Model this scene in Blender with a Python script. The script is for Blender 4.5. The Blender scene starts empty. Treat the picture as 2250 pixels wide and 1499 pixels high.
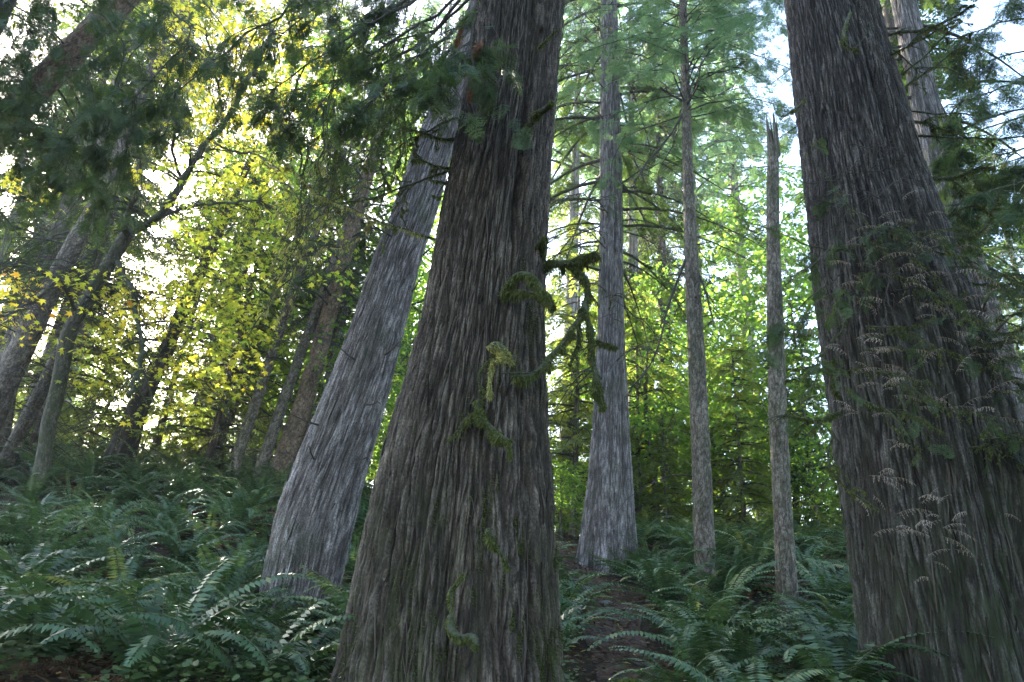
import bpy, math, numpy as np
from mathutils import Vector, Matrix

# ------------------------------------------------------------ camera, world, sun, exposure
sc = bpy.context.scene
COL = sc.collection
F = 1500.0; PITCH = math.radians(24.0); ROLL = math.radians(3.8); EYE = np.array([0, 0, 1.6])
fwd = np.array([0, math.cos(PITCH), math.sin(PITCH)]); up0 = np.array([0, -math.sin(PITCH), math.cos(PITCH)]); rt0 = np.array([1.0, 0, 0])
rt = math.cos(ROLL) * rt0 + math.sin(ROLL) * up0
up = -math.sin(ROLL) * rt0 + math.cos(ROLL) * up0
cam = bpy.data.cameras.new('camera'); camo = bpy.data.objects.new('camera', cam); COL.objects.link(camo)
cam.sensor_width = 36; cam.lens = 36 * F / 2250; cam.clip_end = 2000; cam.clip_start = 0.05
camo.matrix_world = Matrix(((rt[0], up[0], -fwd[0], EYE[0]), (rt[1], up[1], -fwd[1], EYE[1]), (rt[2], up[2], -fwd[2], EYE[2]), (0, 0, 0, 1)))
sc.camera = camo

def at(px, py, Y):
    d = fwd + (px - 1125) / F * rt - (py - 749.5) / F * up
    return EYE + d * (Y / d[1])
def proj(P):
    v = np.asarray(P) - EYE
    z = v @ fwd
    return 1125 + F * (v @ rt) / z, 749.5 - F * (v @ up) / z

sd = at(215, 470, 100.0) - EYE; sd /= np.linalg.norm(sd)
sun_el = math.asin(sd[2]); sun_az = math.atan2(sd[0], sd[1])
w = bpy.data.worlds.new('World'); sc.world = w; w.use_nodes = True
nt = w.node_tree; bg = nt.nodes['Background']
sky = nt.nodes.new('ShaderNodeTexSky'); sky.sky_type = 'NISHITA'; sky.sun_disc = False
sky.sun_elevation = sun_el; sky.sun_rotation = sun_az
sky.air_density = 1.0; sky.dust_density = 1.5; sky.ozone_density = 1.0
nt.links.new(sky.outputs[0], bg.inputs[0]); bg.inputs[1].default_value = 0.15
sl = bpy.data.lights.new('sun', 'SUN'); sl.energy = 5.0; sl.angle = math.radians(0.5); sl.color = (1.0, 0.93, 0.80)
so = bpy.data.objects.new('sun', sl); COL.objects.link(so)
so.rotation_euler = Vector(sd).to_track_quat('Z', 'Y').to_euler(); so.location = (0, 0, 40)
sc.view_settings.view_transform = 'Standard'; sc.view_settings.look = 'None'; sc.view_settings.gamma = 1; sc.view_settings.exposure = 3.1
sc.render.engine = 'CYCLES'
cy = sc.cycles; cy.use_denoising = True; cy.denoiser = 'OPENIMAGEDENOISE'; cy.denoising_input_passes = 'RGB_ALBEDO_NORMAL'; cy.denoising_prefilter = 'ACCURATE'; cy.max_bounces = 7; cy.diffuse_bounces = 4; cy.glossy_bounces = 2; cy.transmission_bounces = 5; cy.transparent_max_bounces = 4
cy.caustics_reflective = False; cy.caustics_refractive = False; cy.sample_clamp_indirect = 6.0
cy.use_adaptive_sampling = False; cy.sample_clamp_indirect = 3.0; cy.sample_clamp_direct = 12.0

# ------------------------------------------------------------ helpers
R = np.random.RandomState(7)
def nrm(a): return a / np.maximum(np.linalg.norm(a, axis=-1, keepdims=True), 1e-9)
_rs = np.random.RandomState(3); _perm = np.tile(_rs.permutation(256), 3)
_g = nrm(_rs.normal(size=(256, 3)))
def noise(P):
    P = np.asarray(P, float); I = np.floor(P).astype(int); f = P - I; I &= 255
    u = f * f * f * (f * (f * 6 - 15) + 10); out = 0
    for dx in (0, 1):
        wx = u[..., 0] if dx else 1 - u[..., 0]
        for dy in (0, 1):
            wy = u[..., 1] if dy else 1 - u[..., 1]
            for dz in (0, 1):
                wz = u[..., 2] if dz else 1 - u[..., 2]
                h = _perm[_perm[_perm[I[..., 0] + dx] + I[..., 1] + dy] + I[..., 2] + dz]
                g = _g[h]
                out = out + wx * wy * wz * (g[..., 0] * (f[..., 0] - dx) + g[..., 1] * (f[..., 1] - dy) + g[..., 2] * (f[..., 2] - dz))
    return out * 1.6
def fbm(P, o=4):
    s = 0; a = 1; t = 0
    for i in range(o): s = s + a * noise(P * 2 ** i + 17.3 * i); t += a; a *= .5
    return s / t

class Acc:
    def __init__(s): s.V = []; s.F = []; s.A = []; s.n = 0
    def add(s, V, Fc, v=0.5, mat=0):
        V = np.asarray(V, float).reshape(-1, 3); Fc = np.asarray(Fc, int)
        if len(V) == 0: return
        s.V.append(V); s.F.append((Fc + s.n, mat)); s.n += len(V)
        s.A.append(np.broadcast_to(np.asarray(v, float), (len(V),)) if np.ndim(v) < 2 else v)
    def mesh(s, name, mats, origin=(0, 0, 0), smooth=False, extra=None):
        V = np.concatenate(s.V) - np.asarray(origin); A = np.concatenate(s.A)
        me = bpy.data.meshes.new(name); me.vertices.add(len(V)); me.vertices.foreach_set('co', V.astype(np.float32).ravel())
        nl = sum(f.size for f, m in s.F); nf = sum(len(f) for f, m in s.F)
        me.loops.add(nl); me.polygons.add(nf)
        me.loops.foreach_set('vertex_index', np.concatenate([f.ravel() for f, m in s.F]).astype(np.int32))
        tot = np.concatenate([np.full(len(f), f.shape[1]) for f, m in s.F])
        me.polygons.foreach_set('loop_start', (np.cumsum(tot) - tot).astype(np.int32))
        me.polygons.foreach_set('material_index', np.concatenate([np.full(len(f), m) for f, m in s.F]).astype(np.int32))
        if smooth: me.polygons.foreach_set('use_smooth', np.ones(nf, bool))
        at_ = me.attributes.new('v', 'FLOAT', 'POINT'); at_.data.foreach_set('value', A.astype(np.float32))
        for k, a in (extra or {}).items():
            if a.ndim == 2:
                t = me.attributes.new(k, 'FLOAT_VECTOR', 'POINT'); t.data.foreach_set('vector', a.astype(np.float32).ravel())
            else:
                t = me.attributes.new(k, 'FLOAT', 'POINT'); t.data.foreach_set('value', a.astype(np.float32))
        for m in mats: me.materials.append(m)
        me.update(calc_edges=True); return me
    def build(s, name, mats, parent=None, smooth=False, extra=None):
        if not s.V: return None
        o_ = np.array(parent.location) if parent is not None else np.zeros(3)
        me = s.mesh(name, mats if isinstance(mats, list) else [mats], o_, smooth, extra)
        o = bpy.data.objects.new(name, me); COL.objects.link(o)
        if parent is not None: o.parent = parent
        return o

def child_of_part(acc, name, mats, part, smooth=False):   # sub-part: same origin as its part
    me = acc.mesh(name, mats if isinstance(mats, list) else [mats], np.array(part.parent.location) if part.parent else (0, 0, 0), smooth)
    o = bpy.data.objects.new(name, me); COL.objects.link(o); o.parent = part
    return o
def thing(name, loc, label, cat, group=None):
    o = bpy.data.objects.new(name, None); COL.objects.link(o); o.location = tuple(float(c) for c in loc); o.empty_display_size = .2
    o['label'] = label; o['category'] = cat
    if group: o['group'] = group
    return o
def tag(o, label, cat, group=None):
    o['label'] = label; o['category'] = cat
    if group: o['group'] = group
    return o

def diamonds(P, D, N, l, w, mid=.4):
    P = np.atleast_2d(P); D = nrm(np.atleast_2d(D)); S = nrm(np.cross(D, N)); l = np.broadcast_to(l, (len(P),))[:, None]; w = np.broadcast_to(w, (len(P),))[:, None]
    V = np.stack([P, P + D * l * mid + S * w / 2, P + D * l, P + D * l * mid - S * w / 2], 1).reshape(-1, 3)
    return V, np.arange(len(V)).reshape(-1, 4)

def tube(pts, rad, n=6, jit=0.0):
    pts = np.asarray(pts, float); rad = np.broadcast_to(rad, (len(pts),)).astype(float)
    T = nrm(np.gradient(pts, axis=0)); u = np.cross(T[0], [0.31, 0.2, 0.93]); U = []
    for t in T:
        u = u - t * (u @ t); u = u / max(np.linalg.norm(u), 1e-9); U.append(u)
    U = np.array(U); W = np.cross(T, U)
    a = np.arange(n) * 2 * math.pi / n
    r = rad[:, None] * (1 + (R.uniform(-jit, jit, (len(pts), n)) if jit else 0))
    V = pts[:, None] + r[..., None] * (np.cos(a)[None, :, None] * U[:, None] + np.sin(a)[None, :, None] * W[:, None])
    i = np.arange(len(pts) - 1)[:, None]; j = np.arange(n)[None]; k = (j + 1) % n
    Fc = np.stack([i * n + j, i * n + k, (i + 1) * n + k, (i + 1) * n + j], -1).reshape(-1, 4)
    return V.reshape(-1, 3), Fc
def smoothline(pts, m=8):
    pts = np.asarray(pts, float)
    if len(pts) < 3:
        t = np.linspace(0, 1, m)[:, None]; return pts[0] * (1 - t) + pts[-1] * t
    P = np.vstack([2 * pts[0] - pts[1], pts, 2 * pts[-1] - pts[-2]]); out = []
    for i in range(1, len(P) - 2):
        t = np.linspace(0, 1, m, endpoint=False)[:, None]
        out.append(.5 * (2 * P[i] + (P[i + 1] - P[i - 1]) * t + (2 * P[i - 1] - 5 * P[i] + 4 * P[i + 1] - P[i + 2]) * t ** 2 + (3 * P[i] - P[i - 1] - 3 * P[i + 1] + P[i + 2]) * t ** 3))
    return np.vstack(out + [pts[-1:]])
def wobble(pts, amp, fr=3.0, seed=0):
    return pts + amp * np.stack([noise(pts * fr + 10 * k + seed) for k in range(3)], -1)

# ------------------------------------------------------------ materials
def newmat(name):
    m = bpy.data.materials.new(name); m.use_nodes = True; m.node_tree.nodes.clear(); return m, m.node_tree
def nd(t, kind, **kw):
    n = t.nodes.new(kind)
    for k, v in kw.items(): setattr(n, k, v)
    return n
def ramp(t, stops, fac):
    r = nd(t, 'ShaderNodeValToRGB'); e = r.color_ramp.elements
    while len(e) < len(stops): e.new(.5)
    for x, (p, c) in zip(e, stops): x.position = p; x.color = (*c, 1)
    t.links.new(fac, r.inputs[0]); return r.outputs[0]
def leafmat(name, stops, trans=.4, rough=.5, tint=(1.3, 1.25, .6), objvar=.12, spec=.4):
    m, t = newmat(name); a = nd(t, 'ShaderNodeAttribute', attribute_name='v')
    oi = nd(t, 'ShaderNodeObjectInfo')
    mm = nd(t, 'ShaderNodeMath', operation='MULTIPLY_ADD'); t.links.new(oi.outputs['Random'], mm.inputs[0]); mm.inputs[1].default_value = objvar * 2; mm.inputs[2].default_value = -objvar
    ad = nd(t, 'ShaderNodeMath', operation='ADD', use_clamp=True); t.links.new(a.outputs['Fac'], ad.inputs[0]); t.links.new(mm.outputs[0], ad.inputs[1])
    c = ramp(t, stops, ad.outputs[0])
    p = nd(t, 'ShaderNodeBsdfPrincipled'); p.inputs['Roughness'].default_value = rough; p.inputs['Specular IOR Level'].default_value = spec; t.links.new(c, p.inputs['Base Color'])
    tr = nd(t, 'ShaderNodeBsdfTranslucent'); mx = nd(t, 'ShaderNodeMix', data_type='RGBA', blend_type='MULTIPLY'); mx.inputs[0].default_value = 1
    t.links.new(c, mx.inputs[6]); mx.inputs[7].default_value = (*tint, 1); t.links.new(mx.outputs[2], tr.inputs[0])
    ms = nd(t, 'ShaderNodeMixShader'); ms.inputs[0].default_value = trans
    t.links.new(p.outputs[0], ms.inputs[1]); t.links.new(tr.outputs[0], ms.inputs[2])
    o = nd(t, 'ShaderNodeOutputMaterial'); t.links.new(ms.outputs[0], o.inputs[0]); return m
def barkmat(name, deep, mid, high, fine=(36, 36, 2.6), bump=.6, moss=(.045, .07, .018)):
    m, t = newmat(name)
    h = nd(t, 'ShaderNodeAttribute', attribute_name='v'); bp = nd(t, 'ShaderNodeAttribute', attribute_name='bp'); mo = nd(t, 'ShaderNodeAttribute', attribute_name='moss')
    def nz(sc_, det=4, rgh=.6):
        mp = nd(t, 'ShaderNodeMapping'); mp.inputs['Scale'].default_value = sc_; t.links.new(bp.outputs['Vector'], mp.inputs[0])
        n = nd(t, 'ShaderNodeTexNoise'); n.inputs['Scale'].default_value = 1; n.inputs['Detail'].default_value = det; n.inputs['Roughness'].default_value = rgh
        t.links.new(mp.outputs[0], n.inputs[0]); return n.outputs[0]
    n1 = nz(fine, 5, .7); n2 = nz((7, 7, 3.0), 4, .65); n3 = nz((160, 160, 60), 2)
    c = ramp(t, [(0, deep), (.5, mid), (.95, high)], h.outputs['Fac'])
    v1 = nd(t, 'ShaderNodeMapRange'); v1.inputs[1].default_value = .3; v1.inputs[2].default_value = .7; v1.inputs[3].default_value = .3; v1.inputs[4].default_value = 1.7; t.links.new(n1, v1.inputs[0])
    v2 = nd(t, 'ShaderNodeMapRange'); v2.inputs[1].default_value = .3; v2.inputs[2].default_value = .7; v2.inputs[3].default_value = .55; v2.inputs[4].default_value = 1.5; t.links.new(n2, v2.inputs[0])
    v3 = nd(t, 'ShaderNodeMapRange'); v3.inputs[1].default_value = .35; v3.inputs[2].default_value = .65; v3.inputs[3].default_value = .55; v3.inputs[4].default_value = 1.5; t.links.new(n3, v3.inputs[0])
    mu = nd(t, 'ShaderNodeMath', operation='MULTIPLY'); t.links.new(v1.outputs[0], mu.inputs[0]); t.links.new(v2.outputs[0], mu.inputs[1])
    mu2 = nd(t, 'ShaderNodeMath', operation='MULTIPLY'); t.links.new(mu.outputs[0], mu2.inputs[0]); t.links.new(v3.outputs[0], mu2.inputs[1])
    x = nd(t, 'ShaderNodeVectorMath', operation='SCALE'); t.links.new(c, x.inputs[0]); t.links.new(mu2.outputs[0], x.inputs['Scale'])
    # lichen / moss film
    mk = nd(t, 'ShaderNodeMath', operation='MULTIPLY', use_clamp=True); t.links.new(mo.outputs['Fac'], mk.inputs[0])
    v4 = nd(t, 'ShaderNodeMapRange'); v4.inputs[1].default_value = .35; v4.inputs[2].default_value = .6; t.links.new(nz((18, 18, 5), 4), v4.inputs[0]); t.links.new(v4.outputs[0], mk.inputs[1])
    mx = nd(t, 'ShaderNodeMix', data_type='RGBA'); t.links.new(mk.outputs[0], mx.inputs[0]); t.links.new(x.outputs[0], mx.inputs[6]); mx.inputs[7].default_value = (*moss, 1)
    p = nd(t, 'ShaderNodeBsdfPrincipled'); p.inputs['Roughness'].default_value = .85; p.inputs['Specular IOR Level'].default_value = .25
    t.links.new(mx.outputs[2], p.inputs['Base Color'])
    b = nd(t, 'ShaderNodeBump'); b.inputs['Strength'].default_value = bump; b.inputs['Distance'].default_value = .012
    sm = nd(t, 'ShaderNodeMath', operation='ADD'); t.links.new(n1, sm.inputs[0]); t.links.new(n3, sm.inputs[1]); t.links.new(sm.outputs[0], b.inputs['Height'])
    t.links.new(b.outputs[0], p.inputs['Normal'])
    o = nd(t, 'ShaderNodeOutputMaterial'); t.links.new(p.outputs[0], o.inputs[0]); return m
def simplebark(name, c1, c2, scale=25):
    m, t = newmat(name); tc = nd(t, 'ShaderNodeTexCoord'); n = nd(t, 'ShaderNodeTexNoise'); n.inputs['Scale'].default_value = scale; n.inputs['Detail'].default_value = 4; t.links.new(tc.outputs['Object'], n.inputs[0])
    c = ramp(t, [(.3, c1), (.7, c2)], n.outputs[0])
    p = nd(t, 'ShaderNodeBsdfPrincipled'); p.inputs['Roughness'].default_value = .9; t.links.new(c, p.inputs['Base Color'])
    b = nd(t, 'ShaderNodeBump'); b.inputs['Strength'].default_value = .6; b.inputs['Distance'].default_value = .02; t.links.new(n.outputs[0], b.inputs['Height']); t.links.new(b.outputs[0], p.inputs['Normal'])
    o = nd(t, 'ShaderNodeOutputMaterial'); t.links.new(p.outputs[0], o.inputs[0]); return m

M_cedarA = barkmat('cedar_bark_brown', (.012, .008, .005), (.036, .027, .021), (.098, .08, .066), fine=(50, 50, 5), moss=(.05, .062, .022))
M_cedarB = barkmat('cedar_bark_grey', (.028, .023, .021), (.115, .10, .095), (.25, .225, .22), fine=(60, 60, 5.5))
M_cedarE = barkmat('cedar_bark_weathered', (.008, .006, .005), (.030, .025, .022), (.10, .09, .082), fine=(50, 50, 5), moss=(.035, .045, .02))
M_scaly = barkmat('hemlock_bark', (.03, .022, .016), (.09, .072, .056), (.20, .175, .145), fine=(50, 50, 20))
M_red = barkmat('reddish_bark', (.05, .03, .02), (.12, .078, .055), (.20, .14, .10), fine=(30, 30, 12))
M_mossbark = barkmat('mossy_maple_bark', (.02, .018, .012), (.06, .055, .04), (.12, .11, .09), fine=(40, 40, 12), moss=(.04, .05, .016))
M_twig = simplebark('twig_bark', (.02, .017, .014), (.07, .06, .052))
M_mosstwig = simplebark('mossy_twig_bark', (.02, .024, .012), (.075, .085, .045), 40)
M_moss = leafmat('moss', [(0, (.035, .048, .014)), (.5, (.09, .108, .034)), (1, (.20, .215, .085))], .3, .8, objvar=.05, spec=.1)
M_lichen_lit = leafmat('hanging_moss_lit_tone', [(0, (.09, .10, .035)), (.6, (.34, .34, .14)), (1, (.60, .57, .28))], .35, .8, objvar=.05, spec=.1)  # hanging moss strands; sunlight on them is mixed into the pale yellow colour
M_fern = leafmat('sword_fern_fronds', [(0, (.02, .046, .020)), (.45, (.055, .11, .05)), (.8, (.10, .17, .085)), (1, (.24, .27, .11))], .28, .42, objvar=.26, spec=.45)
M_rachis = simplebark('fern_stalk', (.05, .06, .02), (.10, .10, .05), 8)
M_dead = leafmat('dead_fronds', [(0, (.05, .025, .015)), (.6, (.13, .07, .04)), (1, (.25, .16, .10))], .15, .8, objvar=.1, spec=.1)
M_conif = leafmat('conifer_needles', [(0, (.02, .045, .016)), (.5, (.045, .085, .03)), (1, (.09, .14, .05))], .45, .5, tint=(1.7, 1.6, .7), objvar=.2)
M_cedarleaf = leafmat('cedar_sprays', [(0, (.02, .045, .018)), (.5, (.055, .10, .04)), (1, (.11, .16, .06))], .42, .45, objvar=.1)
M_conifL = leafmat('sunlit_tone_needles', [(0, (.05, .09, .022)), (.5, (.11, .16, .04)), (1, (.20, .24, .07))], .55, .5, tint=(1.9, 1.75, .9), objvar=.2)  # lighter, yellower needle copy; sunlit brightness is put into the colour
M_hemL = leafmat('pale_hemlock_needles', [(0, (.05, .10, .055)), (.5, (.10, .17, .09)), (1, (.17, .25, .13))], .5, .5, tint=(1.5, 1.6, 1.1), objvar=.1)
M_dec = leafmat('green_leaves', [(0, (.05, .13, .02)), (.5, (.11, .22, .04)), (1, (.22, .31, .06))], .6, .45, tint=(2.0, 1.75, 1.1), objvar=.15)
M_maple = leafmat('autumn_maple_leaves', [(0, (.13, .24, .04)), (.35, (.34, .40, .06)), (.7, (.66, .60, .08)), (.95, (.62, .47, .05)), (1, (.55, .27, .05))], .6, .5, tint=(1.5, 1.4, .8), objvar=0)
M_dry = leafmat('dry_cedar_spray', [(0, (.12, .085, .065)), (.5, (.30, .24, .20)), (1, (.50, .43, .38))], .15, .7, objvar=.1, spec=.2)
M_cover = leafmat('ground_cover', [(0, (.03, .06, .02)), (.5, (.07, .12, .04)), (1, (.16, .22, .08))], .3, .45, objvar=0)
M_litter = leafmat('leaf_litter', [(0, (.03, .02, .014)), (.5, (.10, .06, .035)), (.85, (.20, .13, .08)), (.97, (.35, .22, .06)), (1, (.5, .38, .06))], .1, .7, objvar=0, spec=.2)

# ------------------------------------------------------------ terrain
_cols = [0, 300, 650, 1000, 1300, 1555, 1730, 2250]
_Ys = [4, 6, 8, 11, 14, 17, 20]
_tab = [[1580, 1450, 1330, 1180, 1075, 1010, 985], [1600, 1470, 1350, 1190, 1090, 1035, 1015], [1640, 1490, 1372, 1220, 1115, 1060, 1040],
        [1660, 1520, 1400, 1270, 1190, 1150, 1140], [1660, 1530, 1440, 1300, 1225, 1195, 1185], [1660, 1530, 1440, 1290, 1225, 1200, 1190],
        [1660, 1520, 1430, 1300, 1225, 1200, 1195], [1680, 1540, 1440, 1320, 1250, 1225, 1215]]
_S = np.linspace(-.85, .85, 35); _YY = np.concatenate([[0], _Ys, [30, 60, 400]]); _Z = np.zeros((len(_S), len(_YY)))
_T = np.array([[at(c, p, Y)[[0, 2]] / [Y, 1] for Y, p in zip(_Ys, r)] for c, r in zip(_cols, _tab)])
for k in range(len(_Ys)): _Z[:, k + 1] = np.interp(_S, _T[:, k, 0], _T[:, k, 1])
_Z[:, 0] = 0
_Z[:, -3] = _Z[:, -4] - .3; _Z[:, -2] = _Z[:, -4] - 2.0; _Z[:, -1] = _Z[:, -4] - 14
_k = np.array([1, 2, 3, 2, 1.]) / 9
for k in range(_Z.shape[1]): _Z[:, k] = np.convolve(np.pad(_Z[:, k], 2, mode='edge'), _k, 'valid')
def ter(x, y, bumps=True):
    x = np.asarray(x, float); y = np.asarray(y, float)
    s = np.clip(x / np.maximum(y, 4.0), -.849, .849); yc = np.clip(y, 0, 399)
    fi = (s + .85) / 1.7 * 34; i = np.floor(fi).astype(int); fs = fi - i
    j = np.clip(np.searchsorted(_YY, yc, 'right') - 1, 0, len(_YY) - 2); fy = (yc - _YY[j]) / (_YY[j + 1] - _YY[j])
    fy2 = fy
    z = (_Z[i, j] * (1 - fs) + _Z[i + 1, j] * fs) * (1 - fy2) + (_Z[i, j + 1] * (1 - fs) + _Z[i + 1, j + 1] * fs) * fy2
    z = z + np.where(y < 0, y * .12, 0)
    if bumps:
        P = np.stack([x, y, 0 * x], -1)
        z = z + .10 * noise(P * .8) + .05 * noise(P * 2.3 + 5) + .02 * noise(P * 6)
    return z
def gx(px, Y):
    x = (px - 1125) / F * Y
    for _ in range(8):
        q = proj([x, Y, float(ter(x, Y))])[0]; x += (px - q) / F * Y * .9
    return x
def gpt(px, Y):
    x = gx(px, Y); return np.array([x, Y, float(ter(x, Y))])

xs = np.concatenate([-np.geomspace(140, 14, 30), np.arange(-13.9, 13.9, .14), np.geomspace(14, 140, 30)])
ys = np.concatenate([np.linspace(-60, 1, 20), np.arange(1.2, 24, .14), np.geomspace(24.2, 170, 40)])
GX, GY = np.meshgrid(xs, ys); V = np.stack([GX, GY, ter(GX, GY)], -1)
near = (np.abs(GX) < 14) & (GY < 24) & (GY > 1)
V[..., 2] += np.where(near, .025 * noise(V * [9, 9, 0]) + .012 * noise(V * [25, 25, 0]), 0)
nx, ny = len(xs), len(ys)
i, j = np.meshgrid(np.arange(ny - 1), np.arange(nx - 1), indexing='ij'); Fc = np.stack([i * nx + j, i * nx + j + 1, (i + 1) * nx + j + 1, (i + 1) * nx + j], -1).reshape(-1, 4)
def soil(name, a, b, c, sc1=3):
    m, t = newmat(name); tc = nd(t, 'ShaderNodeTexCoord'); n = nd(t, 'ShaderNodeTexNoise'); n.inputs['Scale'].default_value = sc1; n.inputs['Detail'].default_value = 8; n.inputs['Roughness'].default_value = .75; t.links.new(tc.outputs['Object'], n.inputs[0])
    v = nd(t, 'ShaderNodeTexVoronoi'); v.inputs['Scale'].default_value = 38; t.links.new(tc.outputs['Object'], v.inputs[0])
    col = ramp(t, [(.3, a), (.5, b), (.7, c)], n.outputs[0])
    mx = nd(t, 'ShaderNodeMix', data_type='RGBA', blend_type='MULTIPLY'); mx.inputs[0].default_value = .6; t.links.new(col, mx.inputs[6]); t.links.new(v.outputs['Color'], mx.inputs[7])
    g = nd(t, 'ShaderNodeVectorMath', operation='SCALE'); g.inputs['Scale'].default_value = 1.5; t.links.new(mx.outputs[2], g.inputs[0])
    p = nd(t, 'ShaderNodeBsdfPrincipled'); p.inputs['Roughness'].default_value = .95; p.inputs['Specular IOR Level'].default_value = .15; t.links.new(g.outputs[0], p.inputs['Base Color'])
    b_ = nd(t, 'ShaderNodeBump'); b_.inputs['Strength'].default_value = .8; b_.inputs['Distance'].default_value = .03; t.links.new(n.outputs[0], b_.inputs['Height']); t.links.new(b_.outputs[0], p.inputs['Normal'])
    o = nd(t, 'ShaderNodeOutputMaterial'); t.links.new(p.outputs[0], o.inputs[0]); return m
a = Acc(); a.add(V, Fc); g = a.build('ground', soil('forest_soil', (.014, .012, .008), (.035, .025, .017), (.04, .05, .02)), smooth=True); g['kind'] = 'structure'

# path
pathc = smoothline([gpt(1400, 4.5), gpt(1405, 6.5), gpt(1350, 8.6), gpt(1345, 9.8), gpt(1300, 11.3), gpt(1250, 12.8), gpt(1215, 15), gpt(1190, 19), gpt(1190, 24)], 14)[:, :2]
pt = nrm(np.gradient(pathc, axis=0)); pn = np.stack([pt[:, 1], -pt[:, 0]], -1)
us = np.linspace(-1, 1, 13); wv = .34 + .12 * noise(np.c_[pathc * 1.3, 0 * pathc[:, :1]])
PP = pathc[:, None] + pn[:, None] * (us[None, :, None] * wv[:, None, None]); PZ = ter(PP[..., 0], PP[..., 1])
Vp = np.dstack([PP, PZ + .05 - .045 * us[None] ** 4 + .012 * noise(np.dstack([PP * 14, PZ]))])
n0, n1 = Vp.shape[:2]; i, j = np.meshgrid(np.arange(n0 - 1), np.arange(n1 - 1), indexing='ij')
a = Acc(); a.add(Vp, np.stack([i * n1 + j, i * n1 + j + 1, (i + 1) * n1 + j + 1, (i + 1) * n1 + j], -1).reshape(-1, 4))
g = a.build('path', soil('path_dirt', (.03, .022, .016), (.09, .066, .048), (.17, .13, .10), 6), smooth=True); g['kind'] = 'structure'
def pathdist(x, y): return np.min(np.hypot(pathc[:, 0] - np.asarray(x)[..., None], pathc[:, 1] - np.asarray(y)[..., None]), -1)

# ------------------------------------------------------------ trunks
def plate(n, k): return np.minimum(np.abs(n) * k, 1.0) ** .7
def bark_h(Q, style, ks=1.0):
    if style == 'cedar':
        Q = Q + np.stack([.03 * noise(Q * [3, 3, .5] + 3), .03 * noise(Q * [3, 3, .5] + 9), 0 * Q[..., 0]], -1)
        Q = Q * [ks, ks, ks * .9]
        big = plate(noise(Q * [5.5, 5.5, .25]), 6); Q = Q + np.stack([.012 * noise(Q * [9, 9, 3] + 3), .012 * noise(Q * [9, 9, 3] + 9), 0 * Q[..., 0]], -1); mid = plate(noise(Q * [13, 13, .65] + 5), 4.5); fin = plate(noise(Q * [30, 30, 2.4] + 11), 3.0)
        h = (.55 + .45 * big) * (.40 + .60 * mid) * (.45 + .55 * fin) * (.85 + .40 * noise(Q * [60, 60, 9])) + .14 * noise(Q * [7, 7, 2.5] + 30) - .12 * np.clip(noise(Q * [16, 16, 13] + 40) - .25, 0, 1)
    else:
        h = .5 * plate(noise(Q * [16, 16, 7]), 3) + .3 * plate(noise(Q * [34, 34, 16] + 5), 3) + .2 * (.5 + .5 * noise(Q * [70, 70, 40]))
    return np.clip(h, 0, 1)
TR = {}
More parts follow.
